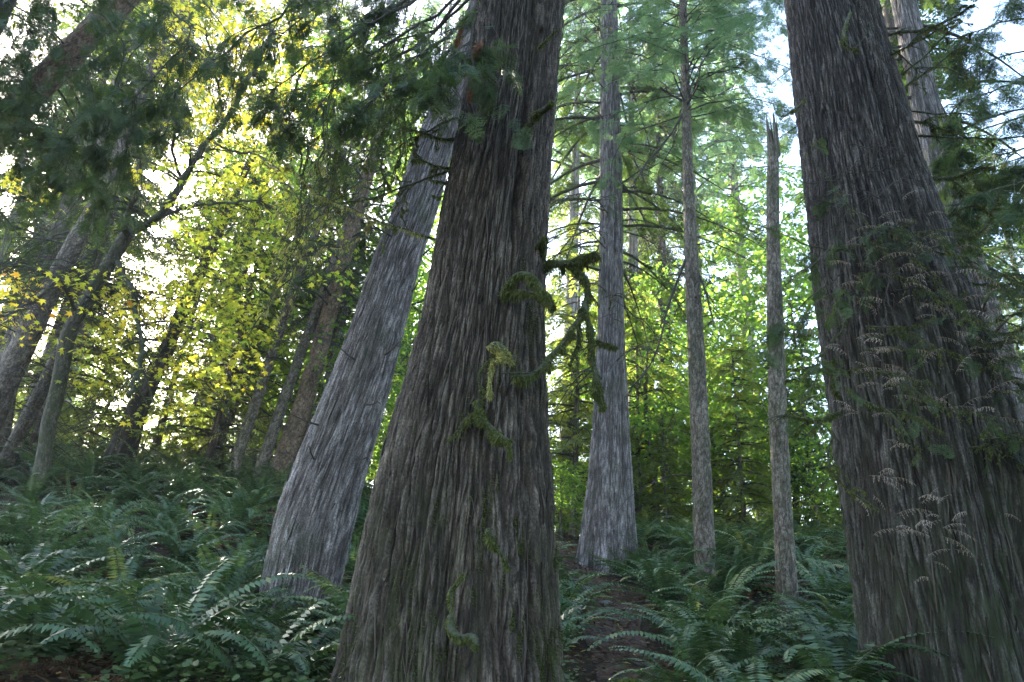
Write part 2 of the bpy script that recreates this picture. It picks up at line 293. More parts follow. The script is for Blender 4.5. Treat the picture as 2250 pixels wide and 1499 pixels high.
def trunk(name, parent_args, rows, Y, nu, zs, mat, amp=.02, style='cedar', lobes=(), twist=0.0, mossf=None, lean_y=0.0, topz=None, seed=0, jag=False, ks=1.0, grooves=()):
    rows = np.array(rows, float); L = np.array([at(l, p, Y) for p, l, r in rows]); Rr = np.array([at(r, p, Y) for p, l, r in rows])
    C = (L + Rr) / 2; rad = np.linalg.norm(Rr - L, axis=1) / 2 * .985
    o = np.argsort(C[:, 2]); C = C[o]; rad = rad[o]
    gz = float(ter(C[0, 0], Y)); zb = min(gz, C[0, 2]) - .5
    ax = (C[-1] - C[-2]) / (C[-1, 2] - C[-2, 2]); zt = C[-1, 2]
    if topz is None: topz = zt + 10
    if topz > zt + .05:
        C = np.vstack([C, C[-1] + ax * (topz - zt)]); rad = np.append(rad, rad[-1] * max(.25, 1 - .018 * (topz - zt)))
    if C[0, 2] > zb:
        a0 = (C[1] - C[0]) / (C[1, 2] - C[0, 2]); sl_ = (rad[0] - rad[1]) / (C[1, 2] - C[0, 2])
        C = np.vstack([C[0] + a0 * (zb - C[0, 2]), C]); rad = np.insert(rad, 0, rad[0] + max(sl_, .04) * (C[1, 2] - zb) * 1.2)
    zz = np.array([zb]); z = zb; lst = [zb]
    while z < topz: z += zs if z < zt + .5 else zs * 6; lst.append(min(z, topz))
    zz = np.array(lst)
    fine = np.linspace(zb, topz, 400); k = np.hanning(15); k /= k.sum()
    sm = lambda v: np.convolve(np.pad(v, 7, mode='reflect', reflect_type='odd'), k, 'valid')
    cx = np.interp(zz, fine, sm(np.interp(fine, C[:, 2], C[:, 0]))); cr = np.interp(zz, fine, sm(np.interp(fine, C[:, 2], rad)))
    cyy = Y + lean_y * (zz - gz)
    th = np.arange(nu) * 2 * math.pi / nu; TH, ZZ = np.meshgrid(th, zz)
    R0 = cr.mean(); tt = TH + twist * (ZZ - zb)
    Q = np.stack([np.cos(tt) * R0, np.sin(tt) * R0, ZZ + seed * 3.7], -1)
    base = cr[:, None] * np.ones_like(TH); fl = np.clip((cr[:, None] / R0 - .55), .25, 1.6)
    for kk, am, ph in lobes: base = base * (1 + am * fl * np.cos(kk * TH + ph + .5 * noise(np.stack([0 * ZZ + kk, 0 * ZZ, ZZ * .25 + seed], -1))))
    for tg, wg, dg, za, zb_ in grooves:
        dt = np.angle(np.exp(1j * (TH - tg - .12 * noise(np.stack([0 * ZZ, 0 * ZZ + tg, ZZ * .8], -1)))))
        base = base * (1 - dg * np.exp(-(dt / wg) ** 2) * np.clip((ZZ - za) / .8, 0, 1) * np.clip((zb_ - ZZ) / .8, 0, 1))
    base = base * (1 + .05 * noise(Q * [2.2, 2.2, .35] + 4))
    h = bark_h(Q, style, ks); rr = base + amp * (h - .75)
    rk = np.random.RandomState(seed + 90)
    for _ in range(16 if style == 'cedar' else 22):
        t0 = rk.uniform(-math.pi, .2); z0_ = rk.uniform(gz, min(topz, gz + 11)); sk = R0 * rk.uniform(.05, .10)
        dd = (np.angle(np.exp(1j * (TH - t0))) * R0 / sk) ** 2 + ((ZZ - z0_) / (sk * 1.5)) ** 2
        rr = rr + sk * (.55 * np.exp(-dd * .8) - .8 * np.exp(-dd * 6)); h = np.clip(h - .7 * np.exp(-dd * 3), 0, 1)
    X = cx[:, None] + rr * np.cos(TH); YYv = cyy[:, None] + rr * np.sin(TH); Zv = ZZ.copy()
    if jag:
        last = ZZ > topz - .5; Zv = np.where(last, ZZ + (ZZ - (topz - .5)) * 2.0 * noise(np.stack([np.cos(TH) * 2.5, np.sin(TH) * 2.5, 0 * TH], -1)), Zv)
    V = np.stack([X, YYv, Zv], -1); nv = len(zz)
    i, j = np.meshgrid(np.arange(nv - 1), np.arange(nu), indexing='ij'); j2 = (j + 1) % nu
    Fc = np.stack([i * nu + j, i * nu + j2, (i + 1) * nu + j2, (i + 1) * nu + j], -1).reshape(-1, 4)
    a = Acc(); a.add(V, Fc, h.ravel())
    extra = {'bp': Q.reshape(-1, 3)}
    if mossf is not None:
        mo = mossf(V, TH, h); extra['moss'] = mo.ravel()
    if jag or topz < 14:
        cap = np.array([[cx[-1], cyy[-1], topz - .25]]); a.V[0] = np.vstack([a.V[0], cap]); a.A[0] = np.append(a.A[0], .5); nn = len(a.V[0]) - 1; a.n += 1
        jj = np.arange(nu); a.F.append((np.stack([(nv - 1) * nu + jj, (nv - 1) * nu + (jj + 1) % nu, np.full(nu, nn)], -1), 0))
        for kx in extra: extra[kx] = np.concatenate([extra[kx], extra[kx][-1:]])
    root = thing(name, (cx[np.searchsorted(zz, gz)], Y, gz), *parent_args)
    ob = a.build('trunk', mat, root, smooth=True, extra=extra)
    def axis(z): return np.array([np.interp(z, zz, cx), np.interp(z, zz, cyy), z])
    def radius(z): return float(np.interp(z, zz, cr))
    root_d = dict(root=root, ob=ob, axis=axis, radius=radius, gz=gz, top=topz, Y=Y); TR[name + str(len(TR))] = root_d
    return root_d

# ------------------------------------------------------------ branches, moss, sprays
def moss_on(acc, pts, rad, n, ln=.035, hang=.5, wd=.005, v=(.1, .9)):
    pts = np.asarray(pts); n = int(n * 1.9); sd0 = R.rand() * 99; seg = R.uniform(0, 1, n) * (len(pts) - 1.001); seg = np.where(R.rand(n) < .06, len(pts) - 1.002 - R.uniform(0, .4, n), seg); i = seg.astype(int); f = (seg - i)[:, None]
    c = pts[i] * (1 - f) + pts[i + 1] * f; T = nrm(pts[i + 1] - pts[i]); lump = np.clip(.9 + .9 * noise(np.c_[c * 9 + sd0]), .3, 1.9); r = (.45 + .55 * lump) * np.interp(seg, np.arange(len(pts)), np.broadcast_to(rad, (len(pts),)))
    o = R.normal(size=(n, 3)); o -= T * np.sum(o * T, 1, keepdims=True); o = nrm(o)
    D = o * (1 - hang) + np.array([0, 0, -1]) * hang * 1.4 + R.normal(0, .25, (n, 3)) + T * R.normal(0, .3, (n, 1))
    l = ln * .72 * lump * R.uniform(.4, 1.5, n) * np.where(o[:, 2] < 0, 1.3, .8)
    V, Fc = diamonds(c + o * (r * .85 * R.uniform(.45, 1.05, n))[:, None], D, R.normal(size=(n, 3)), l, wd * R.uniform(.6, 1.8, n))
    acc.add(V, Fc, np.repeat(R.uniform(*v, n), 4))
def twiggy(acc, pts, r0, n_tw, ln, nsides=4, droop=.3, sub=2, mat=0, v=.5, up_=0.0, vr=None):
    """side twigs along a line; returns their polylines"""
    out = []; pts = np.asarray(pts)
    for _ in range(n_tw):
        s = R.uniform(.2, .98) * (len(pts) - 1.01); i = int(s); p = pts[i] * (1 - s + i) + pts[i + 1] * (s - i); T = nrm(pts[i + 1] - pts[i])
        sd_ = np.cross(T, [0, 0, 1]); sd_ = sd_ / max(np.linalg.norm(sd_), .1) * R.choice([-1, 1])
        D = nrm(T * R.uniform(.3, .9) + sd_ * R.uniform(.4, 1) + np.array([0, 0, R.uniform(-.3, .2) + up_]))
        L = ln * R.uniform(.4, 1.2) * (1 - .5 * s / len(pts)); t = np.linspace(0, 1, 5)[:, None]
        q = p + D * L * t + np.array([0, 0, -1]) * droop * L * t ** 2 + R.normal(0, .03, 3) * L * t
        V, Fc = tube(q, r0 * np.linspace(.55, .12, 5), 3); acc.add(V, Fc, v, mat); out.append(q)
        if sub > 0 and R.rand() < .8: out += twiggy(acc, q, r0 * .6, R.randint(1, 3 + sub), L * .5, 3, droop, sub - 1, mat, v, up_)
    return out

def spray_tpl(nside, nsub, width=.38, lw=.022, droop=.12, subdroop=0.0, fwd_ang=52, seed=0, jit=.1, subl=.12):
    r = np.random.RandomState(seed); Ps, Ds, Ls, Ws, Ns = [], [], [], [], []
    def ax(t): return np.array([t, .04 * math.sin(t * 5 + seed), -droop * t * t])
    for k in range(4):
        p, q = ax(k / 4), ax((k + 1) / 4); Ps.append(p); Ds.append(q - p); Ls.append(np.linalg.norm(q - p) * 1.1); Ws.append(.018); Ns.append([0, 0, 1])
    for k in range(nside):
        t = .08 + .9 * k / nside + r.uniform(-jit, jit) / nside; p = ax(t)
        for s in (-1, 1):
            a_ = math.radians(fwd_ang + r.uniform(-10, 10)); l = (width * min(1, (1 - t) * 1.35 + .12) * min(1, t * 3 + .45)) * r.uniform(.75, 1.15)
            d = np.array([math.cos(a_), s * math.sin(a_), r.uniform(-.25, .1)]); d /= np.linalg.norm(d)
            if nsub == 0:
                Ps.append(p); Ds.append(d); Ls.append(l); Ws.append(lw * 2.2); Ns.append([r.normal(0, .3), r.normal(0, .3), 1]); continue
            Ps.append(p); Ds.append(d); Ls.append(l); Ws.append(lw * .8); Ns.append([0, 0, 1])
            for m in range(nsub):
                u = (m + .5) / nsub; q = p + d * l * u
                for s2 in (-1, 1):
                    b = s2 * math.radians(48); d2 = np.array([d[0] * math.cos(b) - d[1] * math.sin(b), d[0] * math.sin(b) + d[1] * math.cos(b), d[2] - subdroop + r.uniform(-.15, .15)])
                    Ps.append(q); Ds.append(d2); Ls.append(subl * (1 - .55 * u) * r.uniform(.7, 1.2)); Ws.append(lw); Ns.append([r.normal(0, .25), r.normal(0, .25), 1])
    V, Fc = diamonds(np.array(Ps), np.array(Ds), np.array(Ns, float), np.array(Ls), np.array(Ws), .45)
    return V, Fc
SP_FAR = [spray_tpl(7, 0, .42, .05, .15, seed=s) for s in range(3)]
SP_MID = [spray_tpl(8, 3, .42, .030, .18, seed=s + 5) for s in range(3)]
SP_NEAR = [spray_tpl(9, 4, .46, .034, .22, seed=s + 9, subl=.13) for s in range(4)]
SP_DRY = [spray_tpl(14, 3, .20, .05, .10, subdroop=.7, fwd_ang=70, seed=s + 20, subl=.10) for s in range(3)]
def place_tpl(acc, tpl, P, D, N, scale, v, mat=0, vj=.08):
    P = np.atleast_2d(P); D = nrm(np.atleast_2d(D)); N = np.atleast_2d(N); S = nrm(np.cross(N, D)); N = np.cross(D, S)
    T, Fc = tpl; sc_ = np.broadcast_to(scale, (len(P),))[:, None, None]
    V = P[:, None] + sc_ * (T[None, :, 0, None] * D[:, None] + T[None, :, 1, None] * S[:, None] + T[None, :, 2, None] * N[:, None])
    n = len(T); Fa = (Fc[None] + (np.arange(len(P)) * n)[:, None, None]).reshape(-1, Fc.shape[1])
    vv = np.broadcast_to(v, (len(P),))[:, None] + np.repeat(R.uniform(-vj, vj, (len(P), (n + 3) // 4)), 4, 1)[:, :n]
    acc.add(V.reshape(-1, 3), Fa, np.clip(vv, 0, 1).ravel(), mat)
def sprays_on(acc, pts, n, size, tpls, mat=0, v=.5, droop=.25, side=1.0):
    pts = np.asarray(pts); seg = R.uniform(.15, .999, n) * (len(pts) - 1.001); i = seg.astype(int); f = (seg - i)[:, None]
    P = pts[i] * (1 - f) + pts[i + 1] * f; T = nrm(pts[i + 1] - pts[i]); S = np.cross(T, [0, 0, 1.0]); S = S / np.maximum(np.linalg.norm(S, axis=1, keepdims=True), .2)
    sg = R.choice([-1, 1], n)[:, None]
    D = T * R.uniform(.3, 1.0, (n, 1)) + S * sg * R.uniform(.3, 1.2, (n, 1)) * side + np.array([0, 0, -1]) * (droop + R.uniform(-.2, .25, (n, 1)))
    N = np.array([0, 0, 1.0]) + R.normal(0, .3, (n, 3)); k = R.randint(len(tpls), size=n)
    szs = size * R.uniform(.6, 1.25, n) * (1.1 - .4 * seg / len(pts)); vv = np.clip(v + R.normal(0, .16, n), 0, 1)
    for m in range(len(tpls)):
        q = k == m
        if q.any(): place_tpl(acc, tpls[m], P[q], D[q], N[q], szs[q], vv[q], mat)

def crown(acc, axis, radius, z0, z1, nb, lmax, tpls, ssize, nspr, droop=.35, lmin=.5, v=.5, shape='cone', az=None, wood_n=4, rise=.15, fmat=1, wk=1.0, wob_=0.0):
    H = z1 - z0
    for b in range(nb):
        t = (b + R.rand()) / nb; z = z0 + H * t; a_ = R.uniform(*(az or (0, 2 * math.pi)))
        if shape == 'cone': L = lmin + (lmax - lmin) * (1 - t) ** .8
        else: L = lmin + (lmax - lmin) * math.sin(math.pi * min(1, .15 + .85 * t)) ** .6
        L *= R.uniform(.6, 1.15); c = axis(z); r = radius(z); d = np.array([math.cos(a_), math.sin(a_), 0]); s = np.linspace(0, 1, 7)[:, None]
        q = c + d * (r * .8 + L * s) + np.array([0, 0, 1.0]) * (rise * L * s - (droop + rise) * L * s ** 2) + wobble(s * [1, 1, 1.] * L, .08 * L, 2.0, b * 7.1) * .5 - s * L * .5
        q = c + d * (r * .8 + L * s) + np.array([0, 0, 1.0]) * (rise * L * s - (droop + rise) * L * s ** 2) + R.normal(0, .05, (1, 3)) * L * s ** 2
        if wob_: q = q + (wobble(q, wob_ * L, .9, b * 3.3) - q) * s
        V, Fc = tube(q, wk * (.012 + .012 * L) * np.linspace(1, .15, 7), wood_n); acc.add(V, Fc, .5, 0)
        if wob_:
            for tq in twiggy(acc, q, .008, 4, L * .45, 3, .2, 0): sprays_on(acc, tq, 5, ssize, tpls, fmat, v, .2)
        n = max(2, int(nspr * L / lmax))
        if n > 0 and nspr > 0: sprays_on(acc, q, n, ssize, tpls, fmat, v, .2)
def dead_branches(acc, axis, radius, zs_, L, n, droop=.5, sub=2, az=None, mossacc=None, tw=5, r0=.012, mossn=40):
    for b in range(n):
        z = R.uniform(*zs_); a_ = R.uniform(*(az or (0, 2 * math.pi))); l = L * R.uniform(.4, 1.2); c = axis(z); r = radius(z); s = np.linspace(0, 1, 8)[:, None]
        d = np.array([math.cos(a_), math.sin(a_), 0]); rs_ = R.uniform(-.2, .5)
        q = c + d * (r * .8 + l * s) + np.array([0, 0, 1.0]) * (rs_ * l * s - (droop + rs_) * l * s ** 2) + R.normal(0, .06, (1, 3)) * l * s ** 2
        q = wobble(q, .05 * l, 2.5, b)
        V, Fc = tube(q, r0 * np.linspace(1, .2, 8), 4); acc.add(V, Fc, .5, 0)
        ln = twiggy(acc, q, r0 * .8, tw, l * .45, 3, .3, sub)
        if mossacc is not None:
            moss_on(mossacc, q, r0 * np.linspace(1, .3, 8), mossn, .05, .75, .006)
            for t in ln[:6]: moss_on(mossacc, t, .003, mossn // 5, .05, .8, .005)

def loose_bark(tr, n, mat, zmax, seed):
    me = tr['ob'].data; co = np.empty(len(me.vertices) * 3, np.float32); me.vertices.foreach_get('co', co); W = co.reshape(-1, 3) + np.array(tr['root'].location)
    no = np.array([tuple(n_.vector) for n_ in me.vertex_normals], np.float32); r = np.random.RandomState(seed)
    ok = np.where((W[:, 2] < zmax) & (W[:, 2] > tr['gz']) & (no[:, 1] < .35))[0]; ix = r.choice(ok, n); N = no[ix] * [1, 1, 0]; N = nrm(N); P = W[ix]
    A0 = np.array([tr['axis'](z) for z in P[:, 2]]); A1 = np.array([tr['axis'](z + .5) for z in P[:, 2]]); U = nrm(A1 - A0) + r.normal(0, .03, (n, 1)) * np.cross(N, [0, 0, 1.]); S = np.cross(U, N)
    L = r.uniform(.08, .38, n)[:, None]; w_ = r.uniform(.0025, .008, n)[:, None]; K = 6; lift = r.uniform(.002, .016, n)[:, None] * r.choice([1, 1, .4], n)[:, None]; end = r.choice([-1, 1], n, p=[.75, .25])[:, None]; vs = []
    for k in range(K):
        t = k / (K - 1); c = P + U * end * L * t + N * (-.006 + .016 * min(1, t * 2.5) + lift * t ** 2.2) + S * .012 * math.sin(t * 3 + 1); ww = w_ * (1 - .75 * abs(t - .35))
        vs += [c - S * ww, c + S * ww]
    V = np.stack(vs, 1); b = (np.arange(n) * 2 * K)[:, None, None]; q = np.array([[2 * k, 2 * k + 1, 2 * k + 3, 2 * k + 2] for k in range(K - 1)])[None]
    a = Acc(); a.add(V.reshape(-1, 3), (b + q).reshape(-1, 4), np.repeat(r.uniform(.0, 1, n), 2 * K)); child_of_part(a, 'loose_bark', mat, tr['ob'])
# ============================================================ the big cedars
def mossA(V, TH, h):
    x = V[..., 0]; z = V[..., 2]; n = .5 + .8 * noise(V * [1.5, 1.5, .5])
    right = np.clip((np.cos(TH) - .35) * 1.8, 0, 1) * np.clip((4.2 - z) / 2.0, 0, 1)
    return np.clip(right * .9 * n + .75 * n * np.clip((3.2 - z) / 2, 0, 1) + .15 * n, 0, .9)
A = trunk('cedar_tree', ('massive brown cedar trunk with mossy stubs, the widest central tree', 'tree'),
          [(0, 1045, 1240), (125, 1030, 1228), (240, 1019, 1221), (325, 1000, 1212), (475, 970, 1203), (575, 950, 1197), (700, 929, 1193), (800, 905, 1192), (925, 868, 1196), (1075, 831, 1204),
           (1225, 800, 1212), (1350, 776, 1218), (1485, 750, 1227), (1600, 728, 1238)], 4.8, 1300, .016, M_cedarA, amp=.042, lobes=((2, .05, .6), (3, .05, 2.2), (5, .035, .4), (9, .02, 1.2)), mossf=mossA, lean_y=.01, topz=20, seed=1, ks=1.25, grooves=((-1.12, .10, .22, 4.0, 30), (-1.95, .07, .08, 3.2, 30), (-1.62, .10, .16, -2, 3.0), (-.75, .08, .12, -2, 4.2), (-2.3, .06, .08, -2, 3)))
B = trunk('cedar_tree', ('pale grey furrowed cedar leaning right behind the central trunk', 'tree'),
          [(-60, 1058, 1110), (60, 1015, 1075), (200, 958, 1028), (350, 900, 990), (480, 858, 956), (575, 820, 922), (740, 765, 883), (815, 737, 866), (915, 697, 839), (1050, 641, 800), (1150, 605, 775), (1250, 582, 752), (1330, 572, 733), (1400, 562, 715)],
          8.0, 620, .03, M_cedarB, amp=.034, lobes=((2, .03, 1.), (3, .05, .3), (5, .03, 1.4)), twist=-.05, ks=1.15, topz=22, seed=2, mossf=lambda V, TH, h: np.clip(.5 * noise(V * 2.) + .35 * np.clip((2.6 - V[..., 2]), 0, 1), 0, .8))
def mossE(V, TH, h):
    n = .5 + .8 * noise(V * [1.8, 1.8, .6]); return np.clip(.8 * n * np.clip((5.5 - V[..., 2]) / 2.5, 0, 1) + .06, 0, .8)
E = trunk('cedar_tree', ('huge dark buttressed cedar trunk partly veiled by dry fern-like sprays', 'tree'),
          [(0, 1733, 1905), (250, 1762, 1978), (400, 1778, 2017), (600, 1797, 2085), (850, 1836, 2172), (1045, 1860, 2228), (1300, 1893, 2292), (1499, 1916, 2348), (1600, 1925, 2385)],
          5.3, 1300, .017, M_cedarE, amp=.04, lobes=((2, .05, -.9), (3, .06, .9), (4, .05, 2.6), (7, .03, .5)), mossf=mossE, topz=20, seed=3, ks=1.25, grooves=((-1.15, .16, .30, -2, 2.9), (-2.0, .07, .10, -2, 3.5), (-1.6, .08, .1, 1.5, 30), (-.6, .08, .14, 2, 30)))
C = trunk('cedar_tree', ('straight grey cedar with flared base standing beside the dirt path', 'tree'),
          [(-60, 1320, 1352), (0, 1320, 1356), (250, 1318, 1363), (500, 1316, 1368), (700, 1312, 1370), (900, 1301, 1378), (1050, 1289, 1386), (1180, 1273, 1392), (1250, 1262, 1400)],
          13.0, 360, .05, M_cedarB, amp=.03, ks=1.1, lobes=((3, .05, .3), (5, .05, 1.4)), topz=26, seed=4, mossf=lambda V, TH, h: np.clip(.4 * noise(V * 1.5) + .1, 0, .6))
D = trunk('hemlock_tree', ('slim brown hemlock trunk whose green crown spreads above, between grey cedar and broken snag', 'tree'),
          [(-40, 1490, 1506), (0, 1492, 1508), (200, 1497, 1516), (400, 1500, 1524), (600, 1505, 1536), (800, 1512, 1550), (1000, 1520, 1560), (1200, 1523, 1571), (1300, 1528, 1580)],
          11.0, 160, .04, M_scaly, amp=.014, style='scale', lobes=((3, .03, .3),), topz=19, seed=5, mossf=lambda V, TH, h: np.clip(.5 * noise(V * 2.) + .15, 0, .7))
S = trunk('snag', ('broken-topped dead trunk with a splintered tip, rising from ferns near the huge right cedar', 'dead tree'),
          [(318, 1688, 1710), (400, 1685, 1711), (500, 1684, 1712), (700, 1686, 1720), (900, 1689, 1727), (1100, 1699, 1737), (1300, 1706, 1751), (1420, 1712, 1758)],
          9.0, 160, .03, M_scaly, amp=.012, style='scale', lobes=((3, .04, .3), (2, .03, 1)), topz=at(1699, 300, 9.0)[2], seed=6, jag=True, mossf=lambda V, TH, h: np.clip(.6 * noise(V * 2.) + .25, 0, .7))
Ft = trunk('cedar_tree', ('grey leaning cedar behind the huge right trunk, seen through mossy branches', 'tree'),
           [(0, 1962, 2008), (220, 2005, 2060), (400, 2040, 2105), (500, 2060, 2132), (850, 2150, 2242), (1100, 2205, 2305), (1400, 2265, 2385)],
           9.5, 260, .05, M_cedarB, amp=.03, lobes=((3, .05, 1.3),), topz=24, seed=7, mossf=lambda V, TH, h: np.clip(.3 * noise(V * 2.) + .1, 0, .6))

def axis_at(tr, py):    # z where the axis projects to row py
    z0, z1 = tr['gz'] - 2, tr['top'] + 6
    for _ in range(40):
        m = (z0 + z1) / 2
        if proj([float(tr['axis'](m)[0]), tr['Y'], m])[1] > py: z0 = m
        else: z1 = m
    return z0

def px_branch(root, pts, Ys, w, label=None, moss=0, mossln=.035, hang=.5, tw=0, twl=.25, mat=None, mossmat=None, taper=.35, twdroop=.4, name='branch', spr=0, sprsize=.2, spmat=None, wob=.02, sprtpl=None):
    """a bough drawn through image points, each at its own depth"""
    Ys = np.interp(np.linspace(0, 1, len(pts)), np.linspace(0, 1, len(Ys)), Ys)
    P = smoothline([at(x, y, Yk) for (x, y), Yk in zip(pts, Ys)], 7); P[1:-1] = wobble(P[1:-1], wob, 4, R.rand() * 50)
    r0 = w / 2 / F * Ys[0] * 1.05; rad = r0 * np.linspace(1, taper, len(P)) * (1 + .25 * noise(P * 9))
    core = rad * (.72 if moss > 250 else .9) * np.r_[np.ones(len(P) - 2), .8, .25]
    a = Acc(); V, Fc = tube(P, core, 9, .12); a.add(V, Fc)
    tl = []
    if tw: tl = twiggy(a, P, r0 * .7, tw, twl, 3, twdroop, 2)
    if spr:
        ql = [P] + tl
        if spr < len(ql): ql = [ql[k_] for k_ in R.choice(len(ql), spr, replace=False)]
        for q in ql: sprays_on(a, q, max(1, int(round(spr / len(ql)))) + (spr > 40), sprsize, sprtpl or SP_NEAR, 1, .5, .45)
    o = a.build(name, [mat or M_mosstwig, spmat or M_cedarleaf], root, smooth=True)
    if label: o['label'] = label
    if moss:
        m = Acc(); moss_on(m, P, rad, moss, mossln, hang)
        for q in tl[:25]: moss_on(m, q, .003, max(6, moss // 14), mossln * .8, .7)
        child_of_part(m, 'moss', mossmat or M_moss, o)
    return o

M_stripA = leafmat('loose_bark_brown', [(0, (.012, .009, .007)), (.6, (.045, .034, .027)), (1, (.095, .078, .064))], 0, .9, objvar=0, spec=.15)
M_stripB = leafmat('loose_bark_grey', [(0, (.03, .025, .023)), (.6, (.11, .095, .09)), (1, (.22, .20, .19))], 0, .9, objvar=0, spec=.15)
loose_bark(A, 1500, M_stripA, 9, 1); loose_bark(E, 1300, M_stripA, 9, 2); loose_bark(B, 900, M_stripB, 12, 3); loose_bark(C, 500, M_stripB, 16, 4)
rA = A['root']
br = lambda *a, **k: px_branch(rA, *a, **k)
br([(1004, 308), (970, 305), (940, 296), (905, 288), (883, 280)], [4.8, 4.5], 13, moss=500, mossln=.03, hang=.4, tw=3, twl=.12)
br([(1010, 262), (975, 272), (930, 292), (890, 312), (845, 345), (800, 372)], [4.9, 4.9], 9, moss=400, tw=6, twl=.3)
br([(992, 372), (960, 364), (930, 354), (905, 352)], [4.8, 4.5], 10, moss=350, tw=2, twl=.1)
br([(985, 376), (930, 395), (860, 420), (800, 440), (740, 448), (690, 440)], [4.85, 4.6], 9, moss=500, tw=8, twl=.3)
br([(988, 412), (965, 400), (945, 392)], [4.8, 4.6], 10, moss=160)
br([(985, 428), (965, 432), (950, 428)], [4.8, 4.7], 6, moss=60, tw=3, twl=.12)
br([(957, 526), (920, 515), (880, 500), (840, 485), (790, 468), (740, 448), (700, 425), (665, 392), (620, 350)], [4.85, 4.3], 9, moss=900, mossln=.035, hang=.7, tw=10, twl=.3, mossmat=M_lichen_lit)
br([(938, 690), (920, 682), (905, 672)], [4.8, 4.7], 6, moss=40)
br([(880, 800), (900, 770)], [4.9, 4.8], 5)
br([(1145, 312), (1158, 285), (1180, 255), (1213, 224)], [4.45, 3.9], 27, moss=1500, mossln=.022, hang=.25, taper=.8, label='thick mossy stub jutting up from the upper trunk')
br([(1045, 268), (1035, 240), (1026, 215)], [4.5, 4.3], 13, taper=.4, mat=M_twig)
br([(1185, 108), (1200, 90), (1222, 68)], [4.4, 4.1], 12, moss=300, mossln=.02, taper=.5)
br([(1192, 590), (1215, 575), (1250, 578), (1285, 566), (1312, 558)], [4.75, 4.5], 22, moss=2200, mossln=.045, hang=.5, taper=.8, tw=5, twl=.12)
br([(1240, 578), (1262, 592), (1285, 618), (1290, 650), (1278, 685)], [4.65, 4.6], 19, moss=1700, mossln=.045, hang=.65, taper=.9, tw=6, twl=.15)
br([(1195, 570), (1190, 540), (1198, 520)], [4.7, 4.5], 12, moss=500, tw=4, twl=.12)
br([(1130, 828), (1165, 825), (1200, 795), (1235, 755), (1262, 712), (1280, 685)], [4.25, 4.6], 13, moss=1400, mossln=.05, hang=.65, taper=.9, tw=7, twl=.2)
br([(1283, 668), (1297, 720), (1303, 780), (1310, 840), (1326, 896)], [4.6, 4.5], 17, moss=3000, mossln=.04, hang=.7, taper=.9)
br([(1276, 700), (1272, 745), (1262, 775), (1252, 800)], [4.6, 4.55], 7, moss=500, hang=.7, taper=.7)
br([(1300, 750), (1330, 758), (1356, 766)], [4.6, 4.6], 9, moss=450, taper=.6)
br([(1104, 652), (1118, 622), (1145, 604), (1172, 612), (1192, 645), (1215, 675)], [4.35, 4.1], 21, moss=5000, mossln=.045, hang=.75, taper=.8, label='arching bough thick with green moss across the trunk')
br([(1104, 642), (1140, 640), (1180, 648), (1200, 660)], [4.35, 4.2], 13, moss=1600, mossln=.05, hang=.8, taper=.8)
br([(1068, 872), (1055, 845), (1058, 815), (1085, 785), (1104, 772)], [4.28, 4.1], 9, moss=500, mossln=.025)
br([(1082, 772), (1092, 768), (1102, 778), (1108, 795)], [4.08, 4.08], 36, moss=4000, mossln=.025, hang=.4, taper=.9, mossmat=M_lichen_lit, label='rounded knob of pale golden moss')  # the knob's sunlit paleness comes from its moss colour
br([(1088, 790), (1080, 825), (1076, 868)], [4.12, 4.1], 14, moss=1300, mossln=.035, hang=.8, taper=.4, mossmat=M_lichen_lit)
br([(1100, 822), (1130, 820), (1170, 815), (1210, 790)], [4.15, 4.3], 5, tw=3, twl=.1)
br([(1052, 880), (1056, 915), (1072, 940), (1092, 962), (1120, 972)], [4.25, 4.05], 20, moss=4200, mossln=.04, hang=.6, taper=.9, label='mossy root-like bough hanging down the trunk front')
br([(1118, 970), (1122, 985), (1120, 1004)], [4.05, 4.05], 14, moss=900, mossln=.035, hang=.8, taper=.6)
br([(1052, 905), (1030, 915), (1005, 945), (985, 965)], [4.28, 4.25], 7, moss=200, tw=5, twl=.15, mat=M_twig)
br([(1072, 1165), (1086, 1195), (1100, 1220), (1112, 1245)], [4.02, 4.0], 12, moss=1300, mossln=.03, hang=.7)
br([(992, 1290), (994, 1330), (998, 1375)], [3.98, 3.95], 7, moss=160)
br([(990, 1358), (996, 1385), (1012, 1402), (1036, 1404), (1042, 1425)], [3.95, 3.85], 22, moss=3200, mossln=.035, hang=.7, taper=.9)
br([(1018, 1260), (1000, 1285), (992, 1300)], [4.0, 3.98], 8, moss=500, mossln=.025)

me = A['ob'].data; co = np.empty(len(me.vertices) * 3, np.float32); me.vertices.foreach_get('co', co); co = co.reshape(-1, 3)
no = np.array([tuple(n_.vector) for n_ in me.vertex_normals], np.float32); hv = np.empty(len(me.vertices), np.float32); me.attributes['v'].data.foreach_get('value', hv)
W = co + np.array(rA.location); pr = noise(W * [5, 5, 2.2]) + .5 * noise(W * [16, 16, 8]); front = no[:, 1] < .25; right = np.clip(no[:, 0] * 1.6 - .35, 0, 1)
pq = np.clip((pr - .12) * 1.5, 0, 1) * (right * np.clip((4.4 - W[:, 2]) / 1.6, 0, 1) + .10 * np.clip((2.4 - W[:, 2]), 0, 1)) * front; pq = np.nan_to_num(pq)
ix = R.choice(len(W), 34000, p=pq / pq.sum()); n = len(ix)
Vm, Fm = diamonds(W[ix] - no[ix] * .003, no[ix] * .8 + R.normal(0, .35, (n, 3)) + [0, 0, -.7], R.normal(size=(n, 3)), R.uniform(.008, .03, n), R.uniform(.003, .006, n)); a = Acc(); a.add(Vm, Fm, np.repeat(R.uniform(.0, .75, n), 4)); child_of_part(a, 'moss', M_moss, A['ob'])
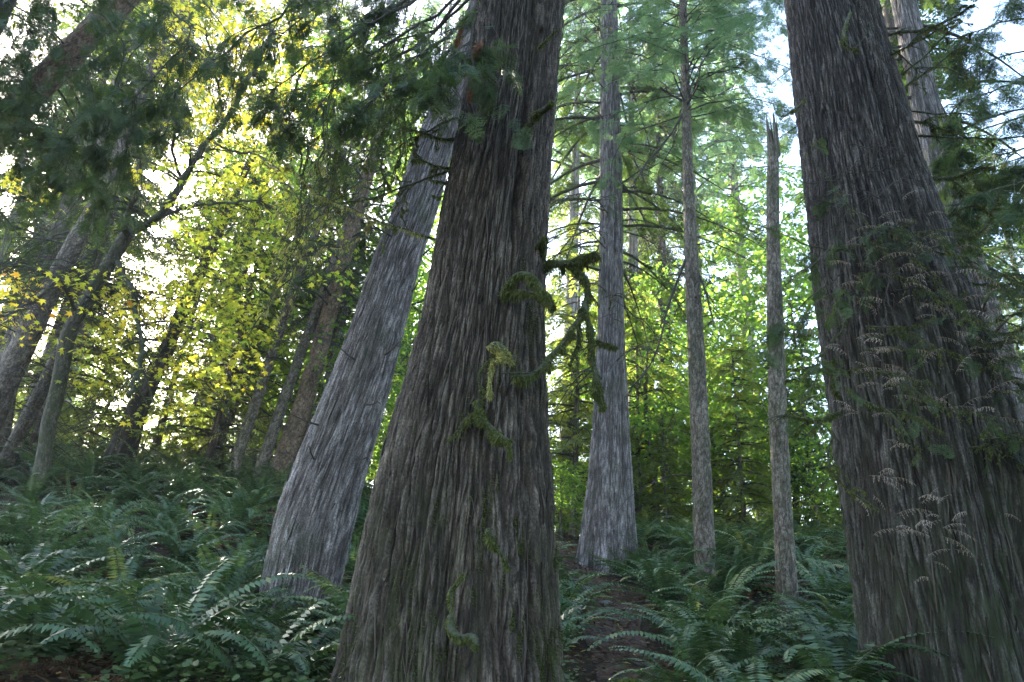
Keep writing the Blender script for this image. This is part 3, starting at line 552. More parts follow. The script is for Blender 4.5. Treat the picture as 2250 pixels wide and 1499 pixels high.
# drooping leafy boughs of the central cedar, upper left
boughs = [([(1040, -120), (900, -90), (800, -40), (720, 20)], [5.2, 5.6]), ([(1040, -60), (950, -30), (880, 20), (810, 60)], [5.4, 5.9]), ([(1060, -30), (960, 60), (870, 90), (800, 130)], [5.2, 5.6]), ([(1035, -40), (960, 30), (860, 90), (760, 160), (690, 250)], [4.9, 4.9]), ([(1020, -60), (930, -10), (820, 50), (710, 120), (620, 180), (585, 215)], [4.8, 4.9]),
          ([(1040, 20), (970, 90), (900, 130), (850, 180), (820, 230)], [4.6, 4.2]), ([(1000, -90), (860, -60), (740, -10), (650, 50), (590, 110)], [4.8, 5.2]),
          ([(1030, 60), (990, 110), (950, 150), (920, 190)], [4.5, 4.1]), ([(1060, -40), (1040, 30), (1035, 100), (1040, 150)], [4.2, 3.9]),
          ([(1010, 0), (930, 90), (800, 160), (690, 190), (640, 230)], [4.9, 5.4]), ([(1030, -70), (880, 10), (780, 90), (720, 150)], [5.0, 5.3])]
for pts, Ys in boughs:
    br(pts, Ys, 11, tw=15, twl=.7, moss=90, mat=M_twig, spr=55, sprsize=.22, taper=.2, twdroop=.7)
# long pendulous mossy twigs under them
for k in range(22):
    x = R.uniform(640, 930); y = R.uniform(150, 330); l = R.uniform(90, 240); sx = R.uniform(-50, 20)
    br([(x, y), (x + sx * .3, y + l * .35), (x + sx * .7, y + l * .7), (x + sx * 1.4, y + l)], [R.uniform(4.6, 6)] * 2, 5, tw=6, twl=.22, moss=220, mossln=.035, hang=.8, taper=.5, wob=.05)
def rusty(root, x, y, Y, ln, name='dead_leaf_spray'):
    a = Acc(); P = smoothline([at(x, y, Y), at(x - 4, y + ln * .5, Y), at(x - 12, y + ln, Y)], 6); V, Fc = tube(P, .006, 4); a.add(V, Fc)
    sprays_on(a, P, 24, .11, SP_NEAR, 1, .8, .9); a.build(name, [M_twig, M_rust], root)
M_rust = leafmat('rusty_leaves', [(0, (.07, .03, .018)), (.6, (.17, .075, .04)), (1, (.28, .14, .08))], .3, .6, objvar=0, spec=.2)
rusty(rA, 1018, 25, 4.1, 60); rusty(rA, 1045, 150, 4.0, 60); rusty(rA, 1055, 80, 4.0, 40)

# leaning grey cedar: short dead twigs
for x, y, dx, dy in [(905, 640, 25, -35), (905, 670, 45, -25), (800, 890, 30, -8), (790, 1010, 22, -8), (845, 780, 35, -30), (930, 560, 28, -30), (700, 935, -60, -25), (860, 520, -60, -40), (850, 470, -50, 10), (960, 430, 30, -60), (690, 1010, -12, -30), (735, 1270, 12, 28), (905, 400, -40, -10), (780, 790, -40, -35)]:
    px_branch(B['root'], [(x, y), (x + dx * .5, y + dy * .5 + 3), (x + dx, y + dy)], [7.55, 7.4], 5, tw=2, twl=.12, mat=M_twig, taper=.4)
for k in range(9):
    y = R.uniform(150, 560); x = 985 - y * .35
    px_branch(B['root'], [(x, y), (x - 70, y + 20), (x - 150, y + 60), (x - 220, y + R.uniform(100, 190))], [8, 7.2], 7, tw=14, twl=.7, moss=350, mossln=.07, hang=.85, mossmat=M_lichen_lit, twdroop=.9, wob=.08)
# boughs of the right cedar
rE = E['root']; be = lambda *a, **k: px_branch(rE, *a, **k)
for pts, Ys, w_, mo in [([(1925, 88), (1980, 72), (2040, 62), (2100, 35), (2140, 12)], [5.1, 4.4], 13, 900), ([(1935, 132), (1990, 105), (2050, 75), (2110, 42)], [5.0, 4.5], 9, 500), ([(1945, 192), (2000, 150), (2060, 95), (2112, 45)], [5.2, 4.8], 8, 400),
                        ([(1970, 218), (2000, 185), (2060, 140), (2125, 95), (2132, 72)], [5.2, 4.9], 10, 600), ([(1935, 100), (1975, 120), (2020, 165)], [5.3, 5.3], 8, 200), ([(1985, 262), (2030, 272), (2075, 285), (2100, 290)], [5.2, 5.0], 12, 700),
                        ([(1985, 300), (2050, 300), (2130, 302), (2200, 305), (2290, 300)], [5.3, 4.9], 9, 600), ([(1990, 245), (2050, 248), (2110, 250), (2150, 255)], [5.4, 5.2], 6, 100), ([(2030, 392), (2100, 388), (2150, 372), (2185, 372)], [5.3, 5.1], 13, 900),
                        ([(2055, 492), (2100, 470), (2130, 455), (2165, 450)], [5.2, 5.0], 10, 700), ([(2045, 488), (2080, 520), (2130, 522), (2175, 490), (2195, 430)], [5.1, 4.8], 13, 1300), ([(2010, 150), (2080, 150), (2140, 175)], [5.3, 5.6], 6, 100),
                        ([(2130, 620), (2190, 625), (2260, 620)], [5.2, 5.0], 9, 500), ([(2150, 930), (2200, 945), (2260, 940)], [5.3, 5.2], 12, 500), ([(2170, 980), (2220, 1005), (2270, 1010)], [5.3, 5.2], 9, 300), ([(2150, 850), (2200, 830), (2260, 850)], [5.2, 5.0], 9, 500)]:
    be(pts, Ys, w_, moss=mo, mossln=.025, tw=7, twl=.3, taper=.45)
for pts, Ys, w_, mo, tw in [([(1905, 545), (1850, 545), (1780, 535), (1710, 512), (1640, 490), (1590, 478)], [5.0, 4.6], 4, 60, 7), ([(1970, 615), (1950, 560), (1905, 490), (1850, 430), (1800, 370), (1770, 335)], [4.6, 4.4], 6, 100, 8),
                            ([(1845, 905), (1800, 922), (1760, 918), (1728, 908)], [5.1, 4.8], 12, 900, 5), ([(1930, 1120), (1880, 1095), (1840, 1060), (1815, 1030)], [4.75, 4.7], 7, 300, 4), ([(1850, 600), (1790, 650), (1730, 700), (1670, 745), (1625, 790)], [5.0, 4.6], 4, 40, 8),
                            ([(1845, 870), (1830, 830), (1835, 790)], [5, 4.9], 10, 500, 3), ([(1900, 660), (1850, 640), (1800, 660), (1760, 720)], [4.9, 4.6], 5, 60, 8), ([(1860, 700), (1820, 760), (1790, 830), (1770, 900)], [4.9, 4.5], 5, 200, 8),
                            ([(1830, 950), (1815, 1010), (1840, 1070)], [5, 4.8], 5, 150, 5), ([(1770, 215), (1755, 228), (1738, 245)], [5, 4.8], 10, 300, 2), ([(1850, 420), (1870, 460), (1910, 560), (1900, 640)], [4.7, 4.5], 5, 50, 8)]:
    be(pts, Ys, w_, moss=mo, mossln=.025, tw=tw, twl=.4, mat=M_mosstwig, spr=26 if tw > 6 else 0, sprsize=.15, wob=.04)
be([(1868, 30), (1858, 60), (1852, 90)], [4.75, 4.55], 14, moss=700, mossln=.02, taper=.8, label='short mossy peg high on the trunk')
be([(1852, 88), (1862, 105), (1885, 112)], [4.6, 4.6], 12, moss=500, mossln=.03, taper=.6)
be([(1862, 112), (1890, 95), (1912, 60), (1918, 40)], [4.62, 4.5], 4)
# dry fern-like sprays drifting in front of it
dry = []
for k in range(5):
    a = Acc(); rd_ = np.random.RandomState(60 + k); m_ = 15; t_ = np.linspace(0, 1, 24)
    P = np.c_[t_, .06 * np.sin(t_ * 4 + k), .10 * np.sin(t_ * 3.0) - (.10 + .05 * k) * t_ ** 2]; V, Fc = tube(P, .007 * np.linspace(1, .4, 24), 3); a.add(V, Fc, .25)
    for q in range(m_):
        p = P[int(2 + 21 * q / m_)]; sg = -1 if q % 2 else 1; l = .17 * (1 - .45 * q / m_) * rd_.uniform(.6, 1.2); d = np.array([rd_.uniform(.1, .5), sg * rd_.uniform(.3, .9), -rd_.uniform(.3, .8)]); d /= np.linalg.norm(d)
        tt_ = np.linspace(0, 1, 4)[:, None]; L3 = p + d * l * tt_ + np.array([0, 0, -.5 * l]) * tt_ ** 2
        for u in range(3):
            V, Fc = diamonds(L3[u][None], (L3[u + 1] - L3[u])[None], np.array([[.3, 0, 1.]]), l * .5, .028 * (1 - .2 * u), .5); a.add(V, Fc, rd_.uniform(.2, 1))
            for s2 in (-1, 1):
                V, Fc = diamonds(L3[u][None], (d + np.array([s2 * .7, 0, -.2]))[None], np.array([[.3, .3, 1.]]), l * .3, .02, .5); a.add(V, Fc, rd_.uniform(.1, .9))
    dry.append(a.mesh('dry_spray', [M_dry]))
def place_dry(px, py, Y, ln, ang, parent):
    p = at(px, py, Y) - np.array(parent.location); o = bpy.data.objects.new('dry_spray', dry[R.randint(5)]); COL.objects.link(o); o.parent = parent
    o.location = p; o.scale = (ln,) * 3; a_ = math.radians(ang)
    Xd = Vector((math.cos(a_) * R.choice([1.0, 1.0, -1.0]), -.35 + R.uniform(-.3, .3), math.sin(a_))).normalized(); Zd = Vector((0, -.55, 1)).normalized(); Yd = Zd.cross(Xd).normalized(); Zd = Xd.cross(Yd)
    o.rotation_euler = Matrix((Xd, Yd, Zd)).transposed().to_euler()
for (px, py, ln, an) in [(1900, 745, .26, 8), (1960, 750, .28, 5), (1880, 780, .25, 15), (1895, 820, .26, 18), (1960, 800, .28, -5), (1970, 770, .26, 5), (1900, 850, .24, 25), (1980, 870, .26, -12), (2005, 830, .25, -20), (1890, 895, .2, 20),
                         (1970, 560, .3, 8), (1900, 580, .26, 10), (1840, 575, .22, 5), (1990, 590, .28, 0), (2000, 625, .28, -5), (1960, 660, .26, -8), (2030, 700, .22, 10), (2080, 560, .3, 20), (2120, 545, .3, 25), (2050, 620, .3, -10), (1870, 625, .22, 12),
                         (2020, 980, .24, 0), (1930, 1045, .3, -15), (1980, 1050, .2, -20), (1990, 1130, .3, 2), (1990, 1170, .28, 10), (2070, 1150, .28, -15), (2090, 1180, .26, -35), (2100, 1165, .22, -10), (2060, 1220, .22, 30), (2040, 1105, .24, 35),
                         (2050, 800, .3, 45), (2120, 820, .28, 60), (2100, 900, .3, 15), (2140, 890, .28, 30), (2190, 800, .3, 40), (2160, 780, .3, -10), (2200, 700, .3, 20), (2180, 600, .28, 10), (2130, 660, .3, 5), (2080, 740, .26, -15), (2210, 900, .26, 10), (1900, 505, .22, 10), (1950, 480, .22, 20), (1890, 470, .18, 0), (2000, 520, .2, 15)]:
    place_dry(px - 20, py, R.uniform(4.15, 4.7), ln * .72, an + R.uniform(-12, 12), rE)
    for _ in range(2): place_dry(px + R.uniform(-90, 110), py + R.uniform(-60, 60), R.uniform(4.1, 4.8), ln * R.uniform(.4, .7), an + R.uniform(-35, 35), rE)
# fine bare twigs veiling the trunk between rows 250 and 700, and the tangle right of it
for k in range(20):
    px = R.uniform(1800, 1990); py = R.uniform(300, 640)
    a_ = R.uniform(0, 6.28); l = R.uniform(60, 130)
    be([(px, py), (px + l * math.cos(a_) * .5, py + l * math.sin(a_) * .5 + 8), (px + l * math.cos(a_), py + l * math.sin(a_))], [4.55, 4.4], 4, tw=16, twl=.3, mat=M_deadtwig if 'M_deadtwig' in globals() else M_twig, wob=.04)
for k in range(16):
    px = R.uniform(1830, 2050); py = R.uniform(500, 900); l = R.uniform(90, 190); a_ = R.uniform(-.6, 1.2)
    be([(px, py), (px + l * .5, py + 25 * a_), (px + l, py + l * a_ * .7)], [4.7, 4.4], 5, tw=10, twl=.4, moss=140, mossln=.03, hang=.8, spr=3, sprsize=.15, wob=.05)
for k in range(20):
    px = R.uniform(2060, 2260); py = R.uniform(540, 1000); l = R.uniform(90, 200); a_ = R.uniform(-.5, .9)
    be([(px, py), (px + l * .5, py + 20 * a_), (px + l, py + l * a_ * .6)], [4.8, 4.5], 4, tw=12, twl=.4, moss=120, mossln=.03, spr=4, sprsize=.15, wob=.05)

# ------------------------------------------------------------ middle trees
a = Acc(); m = Acc(); zA = axis_at(C, 850); zT = axis_at(C, -40)
dead_branches(a, C['axis'], C['radius'], (zA, zT), 2.6, 46, .5, 2, mossacc=m, tw=9, r0=.022, mossn=60)
crown(a, C['axis'], C['radius'], axis_at(C, 620), C['top'] - .5, 80, 3.2, SP_MID, .42, 40, droop=.5, lmin=1.2, v=.45, shape='x', az=(-.35, 3.5))
a.build('crown', [M_twig, M_conif], C['root']); m.build('moss', M_lichen_lit, C['root'])
a = Acc(); zc = axis_at(D, 235)
crown(a, D['axis'], D['radius'], zc - .3, D['top'] + 1, 110, 2.8, SP_MID, .34, 26, droop=.4, lmin=.9, v=.62, rise=.35, wk=.45, wob_=.4)
dead_branches(a, D['axis'], D['radius'], (axis_at(D, 1150), zc), 1.4, 14, .4, 1, tw=5)
a.build('crown', [M_twig, M_hemL], D['root'])
for pts in [[(1500, 250), (1470, 300), (1420, 360), (1380, 420)], [(1503, 225), (1460, 200), (1420, 170), (1380, 150)], [(1508, 240), (1520, 190), (1560, 110), (1610, 70)], [(1508, 245), (1540, 170), (1600, 155), (1650, 130)], [(1506, 570), (1480, 640), (1465, 690), (1435, 790), (1385, 855)], [(1530, 590), (1550, 640), (1570, 720)]]:
    px_branch(D['root'], pts, [11, 10.6], 8, tw=10, twl=.6, mat=M_twig)
a = Acc(); dead_branches(a, S['axis'], S['radius'], (axis_at(S, 1000), axis_at(S, 330)), .7, 8, .4, 1, tw=3, r0=.006)
a.build('dead_twigs', [M_twig], S['root'])
a = Acc(); crown(a, Ft['axis'], Ft['radius'], axis_at(Ft, 1050), Ft['top'], 60, 2.6, SP_MID, .4, 22, lmin=1., v=.4, shape='x')
a.build('crown', [M_twig, M_conif], Ft['root'])

# ------------------------------------------------------------ slanting stems on the left (tubes with bark attributes)
def stem(name, args, pts, Ys, ws, mat, n=40, amp=.01, style='scale', moss=0, sink=True, seed=0):
    P = np.array([at(x, y, Yk) for (x, y), Yk in zip(pts, np.interp(np.linspace(0, 1, len(pts)), np.linspace(0, 1, len(Ys)), Ys))])
    r = np.array([w_ / 2 / F * p[1] for w_, p in zip(ws, P)])
    if sink:   # run the foot down into the ground
        d = nrm(P[0] - P[1]); g0 = float(ter(P[0, 0], P[0, 1])); gap = P[0, 2] - g0 + .4
        if gap > 0: P = np.vstack([P[0] + d * gap / max(-d[2], .5), P]); r = np.insert(r, 0, r[0] * 1.15)
    m_ = max(8, int(600 / len(P))) if n > 30 else 10
    rr = smoothline(np.c_[r, r, r], m_)[:, 0]; PP = smoothline(P, m_)
    V, Fc = tube(PP, 1.0, n); C_ = np.repeat(PP, n, 0); D_ = V - C_
    s = np.r_[0, np.cumsum(np.linalg.norm(np.diff(PP, axis=0), axis=1))]; a_ = np.tile(np.arange(n) * 2 * math.pi / n, len(PP)); R0 = rr.mean()
    Q = np.stack([np.cos(a_) * R0, np.sin(a_) * R0, np.repeat(s, n) + seed * 5], -1)
    h = bark_h(Q, style); rad = np.repeat(rr, n) * (1 + .08 * noise(Q * [3, 3, 1.2])) + amp * (h - .6)
    root = thing(name, (P[0][0], P[0][1], float(ter(P[0][0], P[0][1]))), *args)
    a = Acc(); a.add(C_ + D_ * rad[:, None], Fc, h)
    tk = a.build('trunk', mat, root, smooth=True, extra={'bp': Q, 'moss': np.clip(moss * (.7 + .8 * noise((C_) * 2.5)), 0, 1)})
    zs_ = PP[:, 2]
    return dict(root=root, trunk=tk, P=PP, r=rr, axis=lambda z: np.array([np.interp(z, zs_, PP[:, k]) for k in range(3)]), radius=lambda z: float(np.interp(z, zs_, rr)), top=zs_[-1], gz=zs_[0], Y=P[0][1])
GR = 'small trunks on the ridge'
H = stem('maple_tree', ('mossy crooked maple with a forked stem and yellow leaves, rising from ferns on the left', 'tree'),
         [(98, 990), (108, 930), (122, 875), (138, 800), (148, 745), (172, 690), (205, 635), (240, 580), (270, 530), (285, 508)], [13, 13], [30, 31, 33, 33, 32, 31, 30, 30, 32, 26], M_mossbark, n=48, moss=.7, amp=.008)
for pts, w0, sm_ in [([(280, 515), (320, 495), (365, 455), (400, 400), (425, 355), (460, 305), (492, 268), (530, 205), (560, 150), (600, 70)], 17, 150), ([(278, 520), (278, 480), (290, 450), (300, 420)], 20, 400), ([(325, 492), (380, 465), (430, 450), (500, 445), (570, 440)], 8, 100),
                   ([(168, 690), (150, 650), (120, 615), (70, 590), (0, 585)], 10, 300), ([(258, 575), (270, 605), (292, 640), (300, 700), (312, 750), (308, 800), (292, 850), (285, 870)], 13, 1600), ([(300, 720), (360, 705), (420, 720), (480, 740)], 5, 60),
                   ([(460, 305), (500, 330), (560, 340), (620, 380)], 6, 0), ([(400, 400), (380, 330), (390, 250), (370, 180)], 7, 0), ([(120, 615), (90, 650), (40, 680), (0, 700)], 6, 60), ([(492, 268), (480, 200), (470, 140), (450, 60)], 7, 0), ([(530, 205), (590, 220), (640, 250)], 6, 0)]:
    px_branch(H['root'], pts, [13, 11], w0 * 1.25, moss=sm_, mossln=.05, hang=.6, tw=14, twl=.9, mat=M_mosstwig if sm_ > 90 else M_twig, taper=.5, wob=.05)
G = stem('fir_tree', ('dark leaning trunk left of the mossy maple, tapering up to the right', 'tree'),
         [(-40, 950), (30, 800), (88, 685), (150, 560), (235, 410), (300, 240), (345, 120), (400, 0), (460, -160)], [14, 14], [62, 54, 46, 42, 38, 34, 32, 30, 24], M_scaly, n=60, amp=.02, seed=1)
a = Acc(); m = Acc(); dead_branches(a, G['axis'], G['radius'], (G['gz'] + 1.5, G['top'] - 1), 2.2, 60, .35, 2, mossacc=None, tw=10, r0=.014)
crown(a, G['axis'], G['radius'], G['gz'] + 6, G['top'], 50, 3, SP_MID, .4, 26, lmin=1, v=.4); a.build('crown', [M_twig, M_conif], G['root'])
RD = stem('leaning_tree', ('reddish smooth trunk slanting across the top left corner', 'tree'),
          [(-700, 1100), (-330, 640), (-120, 410), (0, 278), (130, 145), (262, 8), (380, -120), (600, -400)], [7.5, 7.5], [110, 95, 85, 78, 72, 68, 60, 45], M_red, n=70, amp=.008, seed=2)
a = Acc()
for k in range(26):
    t = R.uniform(.35, .95); p = RD['P'][int(t * (len(RD['P']) - 1))]; a_ = R.uniform(0, 6.28); l = R.uniform(1.2, 2.6); s = np.linspace(0, 1, 7)[:, None]
    q = p + l * s * np.array([math.cos(a_), math.sin(a_), .1]) - np.array([0, 0, .55 * l]) * s ** 2; V, Fc = tube(q, .02 * np.linspace(1, .2, 7), 4); a.add(V, Fc); sprays_on(a, q, 20, .32, SP_MID, 1, .55, .4)
a.build('crown', [M_twig, M_cedarleaf], RD['root'])
lst = [([(530, 978), (570, 862), (625, 700), (690, 520), (760, 330)], 16, [26, 22, 20, 17, 13], M_scaly, 'thin brown trunk, leftmost of the slim stems behind the leaning grey cedar'),
       ([(592, 975), (640, 835), (692, 690), (770, 470), (840, 280)], 16, [26, 24, 22, 18, 14], M_twig, 'dark knobbly thin trunk just left of the reddish one on the ridge'),
       ([(625, 1010), (680, 845), (737, 640), (790, 450), (850, 240)], 16, [46, 42, 38, 32, 26], M_red, 'reddish straight trunk, thickest of the slim stems behind the leaning grey cedar'),
       ([(690, 915), (722, 820), (755, 690), (800, 540)], 17, [16, 14, 13, 10], M_scaly, 'very thin dark stem tucked between reddish trunk and leaning grey cedar'),
       ([(478, 965), (512, 885), (545, 800), (600, 660), (680, 450)], 18, [30, 26, 24, 20, 15], M_scaly, 'mossy grey trunk farther back, left of the slim ridge stems'),
       ([(262, 1010), (305, 895), (360, 780), (420, 640), (480, 510), (560, 330)], 15.5, [64, 44, 34, 28, 22, 16], M_cedarA, 'dark cedar hung with bare drooping twigs, behind the yellow leaves'),
       ([(55, 930), (95, 850), (130, 770), (200, 620)], 15, [30, 28, 24, 18], M_scaly, 'dark slanting stem immediately behind the mossy maple foot'),
       ([(10, 900), (25, 800), (60, 690), (120, 560)], 16, [36, 40, 34, 26], M_scaly, 'shadowy trunk at the far left edge above the ferns'),
       ([(748, 700), (770, 560), (800, 430), (840, 260)], 18, [28, 24, 22, 18], M_scaly, 'distant pale trunk rising just left of the leaning grey cedar')]
for k, (pts, Y, ws, mt, lb) in enumerate(lst):
    st = stem('conifer_tree', (lb, 'tree', GR), pts, [Y, Y], ws, mt if mt is not M_twig else M_scaly, n=32, amp=.012, style='cedar' if mt is M_cedarA else 'scale', moss=.25, seed=k + 5)
    a = Acc(); m = Acc() if k in (0, 4, 5) else None
    dead_branches(a, st['axis'], st['radius'], (st['gz'] + .6, st['top']), 2.8 if k == 5 else 1.9, 100 if k == 5 else 34, .8 if k == 5 else .5, 2, mossacc=m, tw=10, r0=.014, mossn=70)
    crown(a, st['axis'], st['radius'], st['gz'] + (3.5 if k == 5 else 5), st['top'] + 1, 36, 2.2, SP_MID, .36, 18, lmin=.8, v=.4)
    a.build('crown', [M_mosstwig if k == 5 else M_twig, M_conif], st['root'])
    if m: m.build('moss', M_lichen_lit, st['root'])

# ------------------------------------------------------------ maple leaves
def maple_tpl(lobes=5):
    ang = np.radians([-150, -105, -75, -52, -34, -16, 0, 16, 34, 52, 75, 105, 150]); rr_ = np.array([.28, .55, .34, .85, .42, .55, 1.0, .55, .42, .85, .34, .55, .28])
    V = np.c_[rr_ * np.cos(ang) * .5 + .12, rr_ * np.sin(ang) * .5, -.10 * rr_ ** 2]; V = np.vstack([[0, 0, 0], V])
    return V, np.stack([np.zeros(12, int), np.arange(1, 13), np.arange(2, 14)], -1)
MT = maple_tpl()
HEX = (np.array([[0, 0, 0], [.3, .28, 0.03], [.7, .25, 0], [1, 0, -.08], [.7, -.25, 0], [.3, -.28, .03]]), np.array([[0, 1, 2, 3, 4, 5]]))
def leaf_clusters(acc, wood, centres, sources, nper, spread, lsz, tpl, v, vj=.12, mat=1, flat=.3, twigs=True):
    for c in centres:
        if twigs:
            s_ = sources[R.randint(len(sources))] if R.rand() < .3 else sources[np.argmin(np.linalg.norm(sources - c, axis=1) + R.uniform(0, .6, len(sources)))]
            q = smoothline([s_, (s_ + c) / 2 + R.normal(0, .12, 3) + [0, 0, .1], c], 5); V, Fc = tube(q, .006 * np.linspace(1, .4, len(q)), 3); wood.add(V, Fc, .5, 0)
        n = R.poisson(nper) + 2
        P = c + R.normal(0, 1, (n, 3)) * [spread, spread, spread * flat]; az = R.uniform(0, 6.28, n)
        D = np.stack([np.cos(az), np.sin(az), R.uniform(-.9, .0, n)], -1); N = np.array([0, 0, 1.]) + R.normal(0, .45, (n, 3))
        T, Fq = tpl; k0 = len(acc.V); cv = v(c) if callable(v) else v
        vv = np.clip(cv + R.normal(0, vj, n), 0, 1)
        D = nrm(D); S_ = nrm(np.cross(N, D)); N2 = np.cross(D, S_); sz = (lsz * R.uniform(.55, 1.25, n))[:, None, None]
        VV = P[:, None] + sz * (T[None, :, 0, None] * D[:, None] + T[None, :, 1, None] * S_[:, None] + T[None, :, 2, None] * N2[:, None])
        acc.add(VV.reshape(-1, 3), (Fq[None] + (np.arange(n) * len(T))[:, None, None]).reshape(-1, Fq.shape[1]), np.repeat(vv, len(T)), mat)
src = np.array([at(x, y, 12) for x, y in [(285, 508), (365, 455), (425, 355), (492, 268), (560, 150), (600, 70), (430, 450), (570, 440), (120, 615), (0, 585), (292, 640), (308, 800), (420, 720), (560, 340), (390, 250), (40, 680), (470, 140), (640, 250)]])
a = Acc()
zones = [((340, 560), (-40, 240), 100, .55), ((350, 640), (220, 460), 110, .42), ((460, 680), (0, 320), 80, .6), ((400, 620), (430, 600), 50, .3), ((150, 560), (600, 860), 95, .48), ((0, 100), (360, 440), 12, .6), ((0, 110), (590, 760), 16, .72), ((120, 170), (310, 370), 5, .65), ((270, 300), (370, 400), 4, .7), ((280, 460), (860, 930), 8, .5), ((380, 600), (560, 760), 40, .3), ((240, 360), (640, 720), 18, .65), ((560, 760), (480, 640), 16, .3), ((0, 330), (-40, 180), 60, .2), ((560, 780), (40, 220), 50, .3)]
for (x0, x1), (y0, y1), n, v_ in zones:
    cs = [at(R.uniform(x0, x1), R.uniform(y0, y1), R.uniform(11, 15.5)) for _ in range(n)]
    leaf_clusters(a, a, cs, src, 13, .30, .20, MT, v_, .13, flat=.16)
a.build('crown', [M_twig, M_maple], H['root'])

# ------------------------------------------------------------ upper-left cedar boughs (a cedar whose trunk stands out of frame overhead left)
def bough_tree(name, args, base, lines, spm, tpl=SP_NEAR, ss=.2, spr=110, height=11, rad=.28, tw=16, twl=.5):
    root = thing(name, base, *args); a = Acc(); z = np.linspace(-.4, height, 40); P = np.c_[base[0] + 0 * z, base[1] + 0 * z, base[2] + z]
    V, Fc = tube(P, rad * (1 - .04 * np.clip(z, 0, 20)), 40, .03); sh = np.repeat(P, 40, 0); Q = V - np.array(base)
    a.add(V, Fc, bark_h(Q, 'cedar')); a.build('trunk', M_cedarA, root, smooth=True, extra={'bp': Q})
    for pts, Ys, w_ in lines:
        q0 = at(*pts[0], Ys[0]); q0 = proj([base[0], base[1], min(q0[2] - .3, base[2] + height - .3)])
        px_branch(root, [tuple(float(c) for c in q0)] + list(pts), [base[1]] + list(Ys), w_, tw=tw, twl=twl, mat=M_mosstwig, spr=spr, sprsize=ss, spmat=spm, taper=.25, twdroop=.9, wob=.05, sprtpl=tpl, moss=120)
bL = gpt(-750, 6.0)
bough_tree('cedar_tree', ('dark cedar whose drooping boughs fill the upper left corner', 'tree'), bL,
           [([(-300, -200), (-60, -60), (60, -20), (90, 50)], [6.4, 7], 8), ([(-300, -100), (-100, -20), (0, 40), (40, 120)], [6.4, 7.2], 8), ([(-100, -300), (120, -100), (220, -10), (200, 70)], [6.6, 7.4], 8), ([(-200, -120), (60, -60), (250, 60), (260, 180), (250, 240), (290, 330)], [5.8, 6.2], 9), ([(0, -200), (280, -30), (420, 60), (350, 160), (265, 250)], [5.6, 5.9], 9), ([(200, -200), (620, -20), (520, 90), (400, 190), (270, 245)], [5.8, 6.3], 11), ([(500, -150), (700, -20), (600, 40), (520, 110)], [5.8, 6.3], 7),
            ([(-200, 60), (-60, 100), (60, 170), (150, 260), (210, 360)], [6.2, 6.4], 9), ([(-200, 200), (-40, 230), (80, 270), (190, 300), (260, 370)], [6, 6.6], 9), ([(-200, -20), (0, 20), (110, 80), (200, 160)], [6, 6.6], 8), ([(-150, 330), (0, 300), (120, 330), (220, 420)], [6.4, 6.8], 8), ([(-100, -100), (60, 10), (40, 90), (0, 140)], [5.6, 5.6], 6),
            ([(300, -150), (360, 0), (300, 110), (240, 200)], [6.2, 6.6], 8), ([(100, -100), (330, 40), (400, 120), (380, 230)], [6.6, 6.8], 8), ([(-100, 100), (40, 180), (120, 240), (160, 330)], [6.6, 7.2], 8)], M_cedarleaf, ss=.22, spr=100, tw=14, twl=1.0)
bR = gpt(3300, 7.5)
bough_tree('hemlock_tree', ('green hemlock filling the upper right corner behind the mossy branches', 'tree'), bR,
           [([(2600, -100 + 70 * k), (2400, -60 + 70 * k), (2200, -20 + 72 * k), (2060 + 12 * (k % 3), 20 + 74 * k)], [7.2, 7.0 + .8 * (k % 3)], 11) for k in range(7)] + [([(2600, 300), (2450, 400), (2300, 430), (2180, 420)], [7.5, 7], 8), ([(2600, -200), (2400, -120), (2150, -60), (1960, 0)], [7.5, 8.5], 9), ([(2500, 250), (2300, 330), (2200, 360), (2130, 400)], [8, 8.8], 9)],
           M_conif, tpl=SP_MID, ss=.36, spr=150, height=12, rad=.3, tw=20, twl=.9)

# ------------------------------------------------------------ background forest (templates copied)
def conifer_template(h, r, c0, lmax, nb, nspr, ssz, leafm, dead=20, v=.5, tpl=SP_FAR, barkm=None, droop=.35, lean=0):
    ax = lambda z: np.array([lean * z, 0, z]); rd = lambda z: r * max(.06, 1 - z / h)
    z = np.linspace(-.6, h, 50); P = np.array([ax(q) for q in z]); n = 20; V, Fc = tube(P, [rd(max(q, 0)) * (1.25 if q < .3 else 1) for q in z], n, .05)
    a_ = np.tile(np.arange(n) * 2 * math.pi / n, 50); Q = np.stack([np.cos(a_) * r, np.sin(a_) * r, np.repeat(z, n)], -1)
    t = Acc(); t.add(V, Fc, bark_h(Q, 'cedar')); tm = t.mesh('trunk', [barkm or M_scaly], extra={'bp': Q}, smooth=True)
    c = Acc()
    if dead: dead_branches(c, ax, rd, (1.5, c0 + 2), 1.8, dead, .4, 1, tw=6, r0=.016)
    crown(c, ax, rd, c0, h - .3, nb, lmax, tpl, ssz, nspr, droop=droop, lmin=.4, v=v)
    return tm, c.mesh('crown', [M_twig, leafm])
